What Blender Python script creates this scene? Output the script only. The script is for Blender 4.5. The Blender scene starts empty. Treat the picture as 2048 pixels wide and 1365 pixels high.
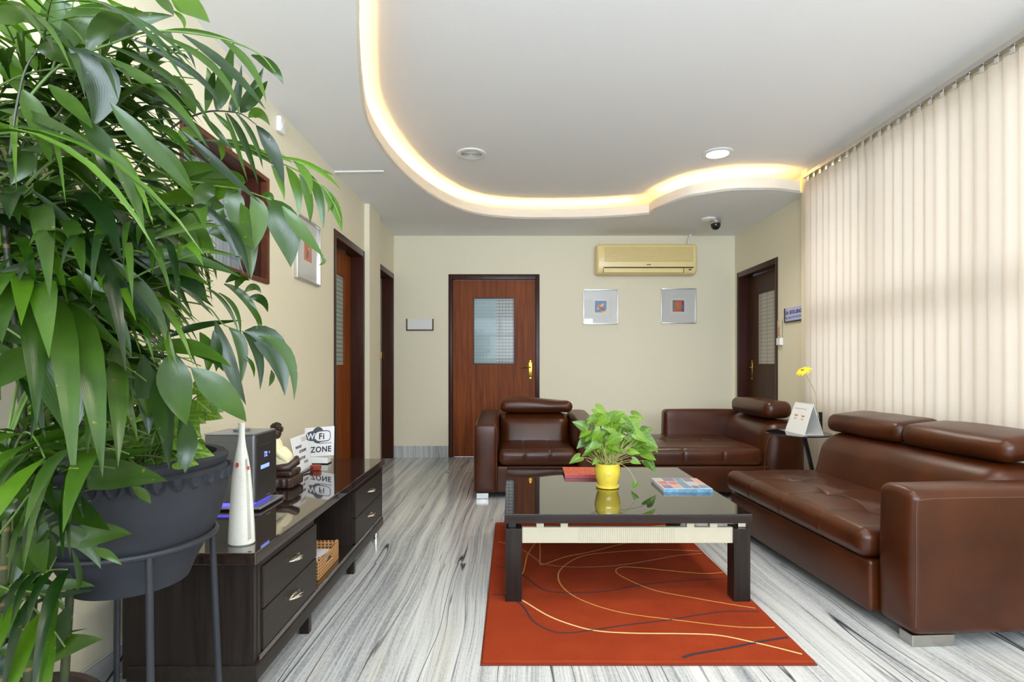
import bpy, bmesh, math, random
from mathutils import Vector, Matrix, noise
R = math.radians
C = bpy.context.scene.collection
SC = bpy.context.scene

# ---------------------------------------------------------------- camera
F = 1090.0          # focal length in pixels of a 2048 px wide frame
EYE = 1.09          # camera height
HX, HY = 1024.0, 730.0
cam_d = bpy.data.cameras.new('camera'); cam = bpy.data.objects.new('camera', cam_d); C.objects.link(cam)
cam.location = (0, 0, EYE); cam.rotation_euler = (R(90), 0, 0)
cam_d.sensor_width = 36; cam_d.lens = F / 2048 * 36; cam_d.shift_y = (HY - 682.5) / 2048
cam_d.clip_start = 0.05; cam_d.clip_end = 100
SC.camera = cam

# ---------------------------------------------------------------- world, lights, exposure
w = bpy.data.worlds.new('sky'); SC.world = w; w.use_nodes = True
w.node_tree.nodes['Background'].inputs[0].default_value = (0.75, 0.86, 1.0, 1)
w.node_tree.nodes['Background'].inputs[1].default_value = 1.0

def area(name, loc, rot, sx, sy, power, col):
    l = bpy.data.lights.new(name, 'AREA'); l.shape = 'RECTANGLE'; l.size = sx; l.size_y = sy
    l.energy = power; l.color = col
    o = bpy.data.objects.new(name, l); C.objects.link(o); o.location = loc; o.rotation_euler = rot
    return o
area('rear_fill_daylight', (0.5, -1.68, 1.8), (R(128), 0, 0), 3.4, 1.4, 255, (0.76, 0.87, 1.0))  # fill added behind the camera, tilted up to brighten the ceiling
for lx in (.2, 1.5):  # unseen fill lights added under the ceiling, without fixtures
    for ly in (1.2, 2.25):
        a_ = area('ceiling_fill', (lx, ly, 2.775), (0, 0, 0), .3, .3, 7.5, (1.0, .90, .78)); a_.data.shape = 'DISK'
area('daylight_side', (3.35, 3.0, 1.65), (R(90), 0, R(90)), 3.6, 2.4, 38, (1.0, 0.985, 0.97))
SC.view_settings.view_transform = 'Standard'; SC.view_settings.look = 'None'
SC.view_settings.exposure = 0.45; SC.view_settings.gamma = 1.0; SC.view_settings.use_curve_mapping = False

# ---------------------------------------------------------------- materials
def srgb(r, g, b):
    f = lambda c: (c / 255 / 12.92) if c / 255 <= 0.04045 else ((c / 255 + 0.055) / 1.055) ** 2.4
    return (f(r), f(g), f(b), 1)

class NT:
    def __init__(s, name):
        s.m = bpy.data.materials.new(name); s.m.use_nodes = True; s.t = s.m.node_tree
        s.b = s.t.nodes['Principled BSDF']; s.out = s.t.nodes['Material Output']
    def n(s, kind, **kw):
        x = s.t.nodes.new(kind)
        for k, v in kw.items(): setattr(x, k, v)
        return x
    def l(s, a, b): s.t.links.new(a, b)
    def coord(s, scale=(1, 1, 1), kind='Object', rot=(0, 0, 0)):
        tc = s.n('ShaderNodeTexCoord'); mp = s.n('ShaderNodeMapping')
        mp.inputs['Scale'].default_value = scale; mp.inputs['Rotation'].default_value = rot
        s.l(tc.outputs[kind], mp.inputs[0]); return mp.outputs[0]
    def noise(s, vec, scale, detail=3, rough=.5, dist=0):
        x = s.n('ShaderNodeTexNoise'); x.inputs['Scale'].default_value = scale; x.inputs['Detail'].default_value = detail
        x.inputs['Roughness'].default_value = rough; x.inputs['Distortion'].default_value = dist
        s.l(vec, x.inputs['Vector']); return x.outputs['Fac']
    def ramp(s, fac, stops):
        x = s.n('ShaderNodeValToRGB'); e = x.color_ramp.elements
        while len(e) < len(stops): e.new(0.5)
        for i, (p, c) in enumerate(stops): e[i].position = p; e[i].color = c if len(c) == 4 else (*c, 1)
        s.l(fac, x.inputs[0]); return x.outputs[0]
    def math(s, op, a, b=None, c=None):
        x = s.n('ShaderNodeMath', operation=op)
        for i, v in enumerate((a, b, c)):
            if v is None: continue
            if isinstance(v, (int, float)): x.inputs[i].default_value = v
            else: s.l(v, x.inputs[i])
        return x.outputs[0]
    def mix(s, fac, a, b, mode='MIX'):
        x = s.n('ShaderNodeMix', data_type='RGBA', blend_type=mode)
        for i, v in ((0, fac), (6, a), (7, b)):
            if isinstance(v, (int, float)): x.inputs[i].default_value = v
            elif isinstance(v, tuple): x.inputs[i].default_value = v
            else: s.l(v, x.inputs[i])
        return x.outputs[2]
    def bump(s, h, strength=.2, dist=.002):
        x = s.n('ShaderNodeBump'); x.inputs['Strength'].default_value = strength; x.inputs['Distance'].default_value = dist
        s.l(h, x.inputs['Height']); s.l(x.outputs[0], s.b.inputs['Normal'])
    def set(s, **kw):
        for k, v in kw.items():
            i = s.b.inputs[k.replace('_', ' ')]
            if isinstance(v, (int, float, tuple)): i.default_value = v
            else: s.l(v, i)

def plain(name, col, rough=.5, metal=0, var=.06, scale=30, bump=0, coat=0, spec=.5):
    t = NT(name); v = t.coord(); nz = t.noise(v, scale, 3)
    dark = tuple(c * (1 - var) for c in col[:3]) + (1,); lite = tuple(min(1, c * (1 + var)) for c in col[:3]) + (1,)
    t.set(Base_Color=t.ramp(nz, [(.3, dark), (.7, lite)]), Roughness=rough, Metallic=metal, Coat_Weight=coat)
    t.b.inputs['Specular IOR Level'].default_value = spec
    if bump: t.bump(nz, bump, .002)
    return t.m

def emit(name, col, strength):
    t = NT(name); t.set(Base_Color=col, Emission_Color=col, Emission_Strength=strength); return t.m

M = {}
M['wall'] = plain('painted_wall', srgb(229, 221, 195), .55, var=.012, scale=60, bump=.03)
M['ceiling'] = plain('ceiling_paint', srgb(241, 241, 242), .7, var=.008, scale=40)
M['fascia'] = plain('cove_paint', srgb(238, 230, 214), .6, var=.01)
M['cream'] = plain('cream_laminate', srgb(190, 183, 160), .4, var=.02)
M['white'] = plain('white_plastic', srgb(235, 235, 232), .35, var=.01)
M['offwhite'] = plain('mat_board', srgb(226, 226, 224), .5, var=.01)
M['chrome'] = plain('chrome', (.82, .81, .78, 1), .12, 1, var=.03)
M['alu'] = plain('aluminium', (.62, .61, .59, 1), .3, 1, var=.03)
M['foot_metal'] = plain('satin_metal', (.45, .44, .42, 1), .28, 1, var=.03)
M['brass'] = plain('brass', srgb(196, 152, 60), .22, 1, var=.06)
M['dark_plastic'] = plain('dark_plastic', (.012, .012, .014, 1), .25, var=.1)
M['ink'] = plain('ink', (.02, .02, .025, 1), .6, var=.05)
M['blue_ink'] = plain('blue_ink', srgb(50, 55, 140), .6, var=.05)
M['pale_blue_ink'] = plain('pale_blue_ink', srgb(120, 130, 185), .6, var=.05)
M['grey_ink'] = plain('grey_ink', srgb(74, 82, 98), .5, var=.03)
M['paper'] = plain('paper', srgb(238, 240, 244), .45, var=.01)
M['soil'] = plain('soil', (.045, .024, .014, 1), .95, var=.6, scale=60, bump=.8)
M['charcoal_pot'] = plain('charcoal_pot', srgb(50, 52, 58), .75, spec=.25, var=.12, scale=14, bump=.15)
M['iron'] = plain('black_iron', srgb(40, 43, 50), .5, var=.1)
M['clay_pot'] = plain('brown_clay', srgb(66, 52, 46), .6, var=.2, scale=12, bump=.2)
M['yellow_pot'] = plain('yellow_glaze', srgb(224, 200, 70), .16, var=.03, coat=.5)
M['vase'] = plain('white_ceramic', srgb(226, 223, 212), .4, var=.04, scale=50)
M['red_glaze'] = plain('red_glaze', srgb(200, 80, 70), .4)
M['ac'] = plain('aged_plastic', srgb(240, 218, 154), .3, var=.02, scale=6)
M['ac_dark'] = plain('aged_plastic_dark', srgb(214, 194, 134), .4, var=.04)
M['led'] = emit('warm_led', (1.0, .60, .19, 1), 44)
M['lamp'] = emit('downlight_glow', (1.0, .98, .95, 1), 12)
M['blue_led'] = emit('blue_led', (.12, .1, 1.0, 1), 1.2)
M['display'] = emit('display_glow', (.22, .32, 1.0, 1), .9)

def leather():
    t = NT('brown_leather'); v = t.coord()
    big = t.noise(v, 4, 3); fine = t.noise(v, 380, 2, .6)
    t.set(Base_Color=t.ramp(big, [(.3, srgb(54, 22, 5)), (.7, srgb(74, 33, 8))]), Roughness=t.math('MULTIPLY_ADD', big, .12, .26))
    t.b.inputs['Specular IOR Level'].default_value = .42
    wr = t.noise(t.coord((1, 1, .5)), 11, 4, .6)
    t.bump(t.math('ADD', t.math('MULTIPLY', fine, .35), t.math('MULTIPLY', wr, .9)), .22, .004); return t.m
M['leather'] = leather()
M['thread'] = plain('leather_seam', srgb(104, 62, 40), .6)

def wood(name, c1, c2, rough, axis, scale=1.0, coat=0, fine=.5):
    t = NT(name); sc = [22 * scale] * 3; sc[axis] = 1.1 * scale; v = t.coord(tuple(sc))
    a = t.noise(v, 1.4, 6, .62, .6); sc2 = [90 * scale] * 3; sc2[axis] = 2.5 * scale; b = t.noise(t.coord(tuple(sc2)), 2, 3)
    f = t.math('ADD', t.math('MULTIPLY', a, 1 - fine * .5), t.math('MULTIPLY', b, fine * .5))
    t.set(Base_Color=t.ramp(f, [(.32, c1), (.68, c2)]), Roughness=rough, Coat_Weight=coat, Coat_Roughness=.05); t.b.inputs['Specular IOR Level'].default_value = .2
    t.bump(b, .08, .001); return t.m
M['door_wood'] = wood('door_veneer', srgb(88, 40, 8), srgb(150, 76, 24), .5, 2)
M['door_wood_dark'] = wood('door_veneer_dark', srgb(52, 32, 22), srgb(78, 50, 34), .4, 2)
M['frame_wood'] = wood('frame_wood', srgb(48, 24, 18), srgb(72, 38, 28), .3, 2)
M['win_wood'] = wood('window_wood', srgb(70, 38, 24), srgb(110, 62, 40), .3, 1)
M['wenge'] = wood('wenge', srgb(30, 24, 22), srgb(50, 42, 38), .3, 2, 1.5)
M['wenge_y'] = wood('wenge_drawer', srgb(36, 30, 26), srgb(52, 44, 38), .32, 1, 1.5)
M['wenge_x'] = wood('wenge_edge', srgb(34, 26, 24), srgb(56, 46, 42), .35, 0, 1.5)
def lacquer():
    t = NT('lacquer_top'); v = t.coord((30, 2, 30)); a = t.noise(v, 2, 4)
    t.set(Base_Color=t.ramp(a, [(.3, srgb(34, 26, 22)), (.7, srgb(50, 38, 32))]), Roughness=.05)
    t.b.inputs['IOR'].default_value = 1.75; t.set(Coat_Weight=.6, Coat_Roughness=.02); return t.m
M['lacquer'] = lacquer()
def black_glass():
    t = NT('smoked_glass'); a = t.noise(t.coord(), 3, 2)
    t.set(Base_Color=t.ramp(a, [(.3, srgb(24, 21, 17)), (.7, srgb(28, 24, 20))]), Roughness=.03)
    t.b.inputs['IOR'].default_value = 1.9; t.set(Coat_Weight=.5, Coat_Roughness=.01); return t.m
M['black_glass'] = black_glass()
def side_glass():
    t = NT('tinted_table_glass'); a = t.noise(t.coord(), 3, 2)
    t.set(Base_Color=t.ramp(a, [(.3, (.012, .012, .014, 1)), (.7, (.018, .018, .02, 1))]), Roughness=.02)
    t.b.inputs['IOR'].default_value = 1.6; return t.m
M['side_glass'] = side_glass()

def marble(name, rotated=False):
    t = NT(name); tc = t.n('ShaderNodeTexCoord'); sep = t.n('ShaderNodeSeparateXYZ'); t.l(tc.outputs['Object'], sep.inputs[0])
    x, y, z = sep.outputs
    if rotated: x, y = t.math('ADD', x, 0), z
    SX, SY = .86, 1.32
    ix = t.math('FLOOR', t.math('DIVIDE', t.math('ADD', x, .42), SX)); iy = t.math('FLOOR', t.math('DIVIDE', t.math('SUBTRACT', y, .35), SY))
    cell = t.math('ADD', t.math('MULTIPLY', ix, 3.7), t.math('MULTIPLY', iy, .05))
    cb = t.n('ShaderNodeCombineXYZ'); t.l(x, cb.inputs[0]); t.l(y, cb.inputs[1]); t.l(cell, cb.inputs[2])
    def st(sx, sy, sz=1):
        mp = t.n('ShaderNodeMapping'); mp.inputs['Scale'].default_value = (sx, sy, sz); t.l(cb.outputs[0], mp.inputs[0]); return mp.outputs[0]
    # gentle sideways drift of the grain
    drift = t.math('MULTIPLY', t.math('SUBTRACT', t.noise(st(1.0, .5), 1.0, 2), .5), .22)
    x2 = t.math('ADD', x, drift); cb2 = t.n('ShaderNodeCombineXYZ'); t.l(x2, cb2.inputs[0]); t.l(y, cb2.inputs[1]); t.l(cell, cb2.inputs[2])
    def st2(sx, sy):
        mp = t.n('ShaderNodeMapping'); mp.inputs['Scale'].default_value = (sx, sy, 1); t.l(cb2.outputs[0], mp.inputs[0]); return mp.outputs[0]
    a = t.noise(st2(26, .35), 1.0, 5, .6, .05); b = t.noise(st2(130, 1.6), 1.0, 4, .7, .05); c = t.noise(st2(3, .3), 1.0, 2); g_ = t.noise(st2(160, 60), 1.0, 2)
    tone = t.math('ADD', t.math('ADD', t.math('MULTIPLY', a, .42), t.math('MULTIPLY', g_, .12)), t.math('ADD', t.math('MULTIPLY', b, .30), t.math('MULTIPLY', c, .16)))
    base = t.ramp(tone, [(.38, srgb(118, 122, 126)), (.45, srgb(160, 163, 164)), (.50, srgb(188, 190, 189)), (.58, srgb(208, 209, 207))])
    def vein(sx, sy, w, dist=.1):
        nn = t.noise(st2(sx, sy), 1.0, 1.5, .45, dist); d = t.math('ABSOLUTE', t.math('SUBTRACT', nn, .5))
        return t.ramp(d, [(0, (1, 1, 1)), (w * .6, (1, 1, 1)), (w, (0, 0, 0))])
    v1 = vein(8, .22, .0055); gate = t.ramp(t.noise(st2(1.6, .35), 1.3, 2), [(.44, (0, 0, 0)), (.5, (1, 1, 1))])
    col = t.mix(t.math('MULTIPLY', v1, gate), base, srgb(50, 53, 62))
    v2 = vein(18, .35, .009); gate2 = t.ramp(t.noise(st2(2.4, .5), 2.1, 2), [(.44, (0, 0, 0)), (.56, (1, 1, 1))])
    col = t.mix(t.math('MULTIPLY', t.math('MULTIPLY', v2, gate2), .75), col, srgb(84, 88, 96))
    warm = t.ramp(t.noise(st2(5, .5), 1.7, 3), [(.58, (0, 0, 0)), (.72, (1, 1, 1))])
    col = t.mix(t.math('MULTIPLY', warm, .25), col, srgb(186, 176, 150))
    # joints between slabs
    fx = t.math('ABSOLUTE', t.math('SUBTRACT', t.math('FRACT', t.math('DIVIDE', t.math('ADD', x, .42), SX)), .5))
    fy = t.math('ABSOLUTE', t.math('SUBTRACT', t.math('FRACT', t.math('DIVIDE', t.math('SUBTRACT', y, .35), SY)), .5))
    j = t.math('MAXIMUM', t.math('GREATER_THAN', fx, .4985), t.math('GREATER_THAN', fy, .499))
    col = t.mix(t.math('MULTIPLY', j, .25), col, srgb(120, 122, 120))
    t.set(Base_Color=col, Roughness=.17); t.b.inputs['Specular IOR Level'].default_value = .55
    return t.m
M['marble'] = marble('striped_marble'); M['marble_skirt'] = marble('striped_marble_skirting', True)

def rug():
    t = NT('rust_rug_pile'); v = t.coord(); f = t.noise(v, 420, 2, .7); g = t.noise(v, 5, 3)
    c = t.ramp(g, [(.3, srgb(132, 46, 22)), (.7, srgb(154, 60, 30))])
    c = t.mix(.35, c, t.ramp(f, [(.3, srgb(112, 32, 12)), (.7, srgb(176, 74, 36))]))
    t.set(Base_Color=c, Roughness=.95, Sheen_Weight=.0); t.b.inputs['Specular IOR Level'].default_value = .1
    t.bump(f, .6, .004); return t.m
M['rug'] = rug()
M['rug_cream'] = plain('cream_yarn', srgb(226, 190, 128), .9); M['rug_gold'] = plain('gold_yarn', srgb(196, 140, 66), .9)
M['rug_dark'] = plain('dark_yarn', srgb(52, 30, 40), .9); M['rug_tan'] = plain('tan_yarn', srgb(160, 104, 84), .9)

def blind():
    t = NT('blind_fabric'); v = t.coord(); sep = t.n('ShaderNodeSeparateXYZ'); t.l(v, sep.inputs[0])
    st = t.math('FRACT', t.math('MULTIPLY', sep.outputs[1], 170)); ln = t.ramp(st, [(.0, srgb(196, 178, 160)), (.35, srgb(230, 222, 208)), (1, srgb(230, 222, 208))])
    ln = t.mix(.3, ln, t.ramp(t.noise(t.coord((40, 40, 160)), 2, 3), [(.3, srgb(228, 214, 194)), (.7, srgb(234, 226, 214))]))
    df = t.n('ShaderNodeBsdfDiffuse'); tr = t.n('ShaderNodeBsdfTranslucent'); mx = t.n('ShaderNodeMixShader'); mx.inputs[0].default_value = .5
    t.l(ln, df.inputs[0]); t.l(ln, tr.inputs[0]); t.l(df.outputs[0], mx.inputs[1]); t.l(tr.outputs[0], mx.inputs[2]); t.l(mx.outputs[0], t.out.inputs[0])
    return t.m
M['blind'] = blind()

def clear_glass():
    t = NT('window_pane_glass'); tr = t.n('ShaderNodeBsdfTransparent'); gl = t.n('ShaderNodeBsdfGlossy'); gl.inputs['Roughness'].default_value = .02
    fr = t.n('ShaderNodeFresnel'); mx = t.n('ShaderNodeMixShader')
    t.l(fr.outputs[0], mx.inputs[0]); t.l(tr.outputs[0], mx.inputs[1]); t.l(gl.outputs[0], mx.inputs[2]); t.l(mx.outputs[0], t.out.inputs[0]); return t.m
M['glass'] = clear_glass()

def grid_glass(name, ca, cb_, line, nx, nz, ax=0, split=None, rough=.3, th=.26):
    """wired, obscured door glass: a grid of squares, optionally with a curtain behind one side"""
    t = NT(name); sep = t.n('ShaderNodeSeparateXYZ'); t.l(t.coord(), sep.inputs[0])
    a, z = sep.outputs[ax], sep.outputs[2]
    fa = t.math('FRACT', t.math('MULTIPLY', a, nx)); fz = t.math('FRACT', t.math('MULTIPLY', z, nz))
    g = t.math('MAXIMUM', t.math('LESS_THAN', fa, th * .6), t.math('LESS_THAN', fz, th))
    col = t.mix(g, ca, line)
    if split is not None:
        other = t.mix(g, cb_, tuple(c * .78 for c in cb_[:3]) + (1,))
        col = t.mix(t.math('LESS_THAN', a, split), col, other)
    t.set(Base_Color=col, Roughness=rough, Coat_Weight=.12, Coat_Roughness=.03); return t.m
M['door_glass'] = grid_glass('door_glass', srgb(150, 156, 148), srgb(124, 150, 150), srgb(64, 62, 58), 26, 26, 0, -.185)
M['door_glass_side'] = grid_glass('door_glass_side', srgb(172, 190, 178), srgb(150, 170, 160), srgb(110, 130, 118), 20, 26, 1)
M['door_glass_pale'] = grid_glass('door_glass_pale', srgb(186, 182, 170), srgb(150, 150, 150), srgb(140, 132, 122), 7, 24, 1, th=.14)
def curtain():
    t = NT('curtained_window_glass'); sep = t.n('ShaderNodeSeparateXYZ'); t.l(t.coord(), sep.inputs[0])
    fa = t.math('FRACT', t.math('MULTIPLY', sep.outputs[1], 30)); fz = t.math('FRACT', t.math('MULTIPLY', sep.outputs[2], 12))
    g = t.math('MAXIMUM', t.math('LESS_THAN', fa, .2), t.math('LESS_THAN', fz, .12)); n_ = t.noise(t.coord((1, 30, 1)), 3, 3)
    col = t.mix(t.math('MULTIPLY', g, .4), t.ramp(n_, [(.3, srgb(130, 144, 152)), (.7, srgb(186, 196, 200))]), srgb(80, 88, 100))
    t.set(Base_Color=col, Roughness=.15, Coat_Weight=.7, Coat_Roughness=.03); return t.m
M['curtain_glass'] = curtain()
def wicker():
    t = NT('wicker'); sep = t.n('ShaderNodeSeparateXYZ'); t.l(t.coord(), sep.inputs[0])
    s = t.math('ADD', sep.outputs[0], sep.outputs[1])
    fa = t.math('FRACT', t.math('MULTIPLY', s, 55)); fz = t.math('FRACT', t.math('MULTIPLY', sep.outputs[2], 70))
    g = t.math('MULTIPLY', t.math('GREATER_THAN', fa, .35), t.math('GREATER_THAN', fz, .35))
    t.set(Base_Color=t.mix(g, srgb(206, 158, 100), srgb(112, 66, 34)), Roughness=.5); t.bump(g, .5, .003); return t.m
M['wicker'] = wicker()
def brushed(name, c, ax):
    t = NT(name); sc = [400, 400, 400]; sc[ax] = 4; nz = t.noise(t.coord(tuple(sc)), 1, 2)
    t.set(Base_Color=t.ramp(nz, [(.3, tuple(k * .85 for k in c[:3]) + (1,)), (.7, c)]), Metallic=.7, Roughness=.38); return t.m
M['brushed'] = brushed('brushed_metal', srgb(128, 131, 136), 0)
M['brushed_front'] = brushed('brushed_front', srgb(84, 82, 80), 1)
M['brushed_pale'] = brushed('brushed_pale', srgb(172, 176, 186), 0)

def leafmat(name, c_dark, c_light, stripes=14, spots=.3, vein=None, rough=.3, trans=.32):
    t = NT(name); uv = t.n('ShaderNodeUVMap'); uv.uv_map = 'UVMap'; sep = t.n('ShaderNodeSeparateXYZ'); t.l(uv.outputs[0], sep.inputs[0])
    at = t.n('ShaderNodeAttribute'); at.attribute_name = 'var'
    st = t.math('SINE', t.math('MULTIPLY', sep.outputs[0], stripes * 6.283))
    nz = t.noise(t.coord(), 14, 3)
    f = t.math('ADD', at.outputs['Fac'], t.math('ADD', t.math('MULTIPLY', st, .03), t.math('MULTIPLY', t.math('SUBTRACT', nz, .5), .5)))
    col = t.ramp(f, [(.1, c_dark), (.9, c_light)])
    if vein:   # pale feathered veins of an arrowhead leaf
        du = t.math('ABSOLUTE', t.math('SUBTRACT', sep.outputs[0], .5))
        s = t.math('SINE', t.math('MULTIPLY', t.math('SUBTRACT', sep.outputs[1], t.math('MULTIPLY', du, .9)), 26))
        mid = t.math('LESS_THAN', du, .04)
        g = t.math('MAXIMUM', t.math('MULTIPLY', t.math('GREATER_THAN', s, .6), .4), mid)
        col = t.mix(t.math('MULTIPLY', g, .32), col, vein)
    sp = t.ramp(t.noise(t.coord(), 55, 2), [(.72, (0, 0, 0)), (.76, (1, 1, 1))])
    col = t.mix(t.math('MULTIPLY', sp, spots), col, srgb(190, 170, 90))
    t.set(Base_Color=col, Roughness=rough); t.b.inputs['Specular IOR Level'].default_value = .55
    t.bump(st, .05, .0006)
    tr = t.n('ShaderNodeBsdfTranslucent'); mx = t.n('ShaderNodeMixShader'); mx.inputs[0].default_value = trans
    br = t.n('ShaderNodeMix', data_type='RGBA', blend_type='MULTIPLY'); br.inputs[0].default_value = 1; br.inputs[7].default_value = (1.5, 1.6, .5, 1); t.l(col, br.inputs[6])
    t.l(br.outputs[2], tr.inputs[0]); t.l(t.b.outputs[0], mx.inputs[1]); t.l(tr.outputs[0], mx.inputs[2]); t.l(mx.outputs[0], t.out.inputs[0])
    return t.m
M['palm'] = leafmat('palm_leaf', srgb(16, 44, 8), srgb(70, 102, 26))
M['palm_bright'] = leafmat('palm_leaf_bright', srgb(32, 68, 8), srgb(90, 128, 28))
M['arrow'] = leafmat('arrowhead_leaf', srgb(52, 90, 22), srgb(110, 146, 48), 0, .05, srgb(196, 216, 130))
M['arrow_table'] = leafmat('table_plant_leaf', srgb(60, 104, 20), srgb(118, 160, 40), 0, .03, srgb(160, 196, 90))
M['stem_green'] = plain('green_stem', srgb(86, 112, 50), .5, var=.2)
M['stem_dark'] = plain('dark_stem', srgb(44, 54, 34), .5, var=.3)
M['stem_pale'] = plain('pale_stem', srgb(170, 170, 100), .5, var=.2)
def cane():
    t = NT('ringed_cane'); sep = t.n('ShaderNodeSeparateXYZ'); t.l(t.coord(), sep.inputs[0])
    f = t.math('FRACT', t.math('MULTIPLY', sep.outputs[2], 12)); ring = t.math('LESS_THAN', f, .1)
    c = t.ramp(t.noise(t.coord(), 8, 3), [(.3, srgb(36, 48, 26)), (.7, srgb(70, 76, 44))])
    t.set(Base_Color=t.mix(ring, c, srgb(120, 96, 64)), Roughness=.5); return t.m
M['cane'] = cane()

# ---------------------------------------------------------------- mesh helpers
def tag(o, label=None, cat=None, group=None, kind=None):
    if label: o['label'] = label
    if cat: o['category'] = cat
    if group: o['group'] = group
    if kind: o['kind'] = kind
    return o
def thing(name, label, cat, loc=(0, 0, 0), rotz=0, group=None):
    o = bpy.data.objects.new(name, None); o.empty_display_size = .1; C.objects.link(o); o.location = loc; o.rotation_euler = (0, 0, rotz)
    return tag(o, label, cat, group)
def struct(name):
    o = bpy.data.objects.new(name, None); C.objects.link(o); o['kind'] = 'structure'; return o

class Mesh:
    def __init__(s): s.v = []; s.f = []; s.mi = []; s.uv = {}; s.var = []; s.cur = 0
    def addv(s, p, var=.5): s.v.append(tuple(p)); s.var.append(var); return len(s.v) - 1
    def face(s, idx, uvs=None):
        s.f.append(tuple(idx)); s.mi.append(s.cur)
        if uvs: s.uv[len(s.f) - 1] = uvs
    def xf(s, start, mat):
        for i in range(start, len(s.v)): s.v[i] = tuple(mat @ Vector(s.v[i]))
    # rounded box
    def box(s, lo, hi, r=0.0, k=2, m=(1, 1, 1), puff=(0, 0, 0), fn=None, extra=(None, None, None)):
        lo = Vector(lo); hi = Vector(hi); r = min(r, (hi.x - lo.x) / 2 - 1e-5, (hi.y - lo.y) / 2 - 1e-5, (hi.z - lo.z) / 2 - 1e-5) if r else 0
        ax = []
        for a in range(3):
            L0, L1 = lo[a], hi[a]; c = []
            if r:
                c += [L0 + r * (1 - math.cos(math.pi / 2 * i / k)) if False else L0 + r * i / k for i in range(k)]
                c += [L0 + r + (L1 - L0 - 2 * r) * i / m[a] for i in range(m[a] + 1)]
                c += [L1 - r + r * (i + 1) / k for i in range(k)]
            else: c = [L0 + (L1 - L0) * i / m[a] for i in range(m[a] + 1)]
            if extra[a]: c = sorted(set(c + [e for e in extra[a] if L0 + r < e < L1 - r]))
            ax.append(c)
        n = [len(c) - 1 for c in ax]; ids = {}; cen = (lo + hi) / 2; hf = (hi - lo) / 2
        def vid(i, j, k_):
            key = (i, j, k_)
            if key in ids: return ids[key]
            p = Vector((ax[0][i], ax[1][j], ax[2][k_]))
            if r:
                q = Vector([min(max(p[a], lo[a] + r), hi[a] - r) for a in range(3)]); d = p - q
                if d.length > 1e-9: p = q + d.normalized() * r
            u = [(p[a] - cen[a]) / hf[a] if hf[a] else 0 for a in range(3)]
            w_ = [max(0, 1 - x * x) for x in u]
            p = p + Vector((puff[0] * u[0] * w_[1] * w_[2], puff[1] * u[1] * w_[0] * w_[2], puff[2] * u[2] * w_[0] * w_[1]))
            if fn: p = Vector(fn(p, u))
            ids[key] = s.addv(p); return ids[key]
        for i in range(n[0]):
            for j in range(n[1]):
                s.face([vid(i, j, 0), vid(i, j + 1, 0), vid(i + 1, j + 1, 0), vid(i + 1, j, 0)])
                s.face([vid(i, j, n[2]), vid(i + 1, j, n[2]), vid(i + 1, j + 1, n[2]), vid(i, j + 1, n[2])])
        for i in range(n[0]):
            for k_ in range(n[2]):
                s.face([vid(i, 0, k_), vid(i + 1, 0, k_), vid(i + 1, 0, k_ + 1), vid(i, 0, k_ + 1)])
                s.face([vid(i, n[1], k_), vid(i, n[1], k_ + 1), vid(i + 1, n[1], k_ + 1), vid(i + 1, n[1], k_)])
        for j in range(n[1]):
            for k_ in range(n[2]):
                s.face([vid(0, j, k_), vid(0, j, k_ + 1), vid(0, j + 1, k_ + 1), vid(0, j + 1, k_)])
                s.face([vid(n[0], j, k_), vid(n[0], j + 1, k_), vid(n[0], j + 1, k_ + 1), vid(n[0], j, k_ + 1)])
        return s
    def tube(s, pts, rad, seg=8, cap=True):
        pts = [Vector(p) for p in pts]; n = len(pts)
        if not isinstance(rad, (list, tuple)): rad = [rad] * n
        rings = []; up = Vector((0, 0, 1)); prev = None
        for i, p in enumerate(pts):
            t = (pts[min(i + 1, n - 1)] - pts[max(i - 1, 0)])
            t = t.normalized() if t.length > 1e-9 else Vector((0, 0, 1))
            if prev is None: a = t.cross(up); a = a if a.length > .05 else t.cross(Vector((1, 0, 0)))
            else: a = prev - t * prev.dot(t)
            a.normalize(); prev = a; b = t.cross(a)
            rings.append([s.addv(p + (a * math.cos(2 * math.pi * q / seg) + b * math.sin(2 * math.pi * q / seg)) * rad[i]) for q in range(seg)])
        for i in range(n - 1):
            for q in range(seg): s.face([rings[i][q], rings[i][(q + 1) % seg], rings[i + 1][(q + 1) % seg], rings[i + 1][q]])
        if cap: s.face(rings[0][::-1]); s.face(rings[-1])
        return s
    def lathe(s, prof, cx=0, cy=0, seg=32, fn=None, sq=1.0):
        rings = []
        for r, z in prof:
            ring = []
            for q in range(seg):
                a = 2 * math.pi * q / seg; p = Vector((cx + r * math.cos(a), cy + r * sq * math.sin(a), z))
                if fn: p = fn(p, a, r, z)
                ring.append(s.addv(p))
            rings.append(ring)
        for i in range(len(rings) - 1):
            for q in range(seg): s.face([rings[i][q], rings[i][(q + 1) % seg], rings[i + 1][(q + 1) % seg], rings[i + 1][q]])
        s.face(rings[0][::-1]); s.face(rings[-1]); return s
    def prism(s, poly, z0, z1):
        n = len(poly); a = [s.addv((x, y, z0)) for x, y in poly]; b = [s.addv((x, y, z1)) for x, y in poly]
        s.face(a[::-1]); s.face(b)
        for i in range(n): s.face([a[i], a[(i + 1) % n], b[(i + 1) % n], b[i]])
        return s
    def blob(s, cen, rad, seg=16, rings=10, fn=None):
        prof = []
        for i in range(rings + 1):
            a = -math.pi / 2 + math.pi * i / rings; prof.append((max(math.cos(a), .01), math.sin(a)))
        st = len(s.v); s.lathe(prof, 0, 0, seg)
        for i in range(st, len(s.v)):
            p = Vector(s.v[i])
            if fn: p = fn(p)
            s.v[i] = (cen[0] + p.x * rad[0], cen[1] + p.y * rad[1], cen[2] + p.z * rad[2])
        return s
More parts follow.
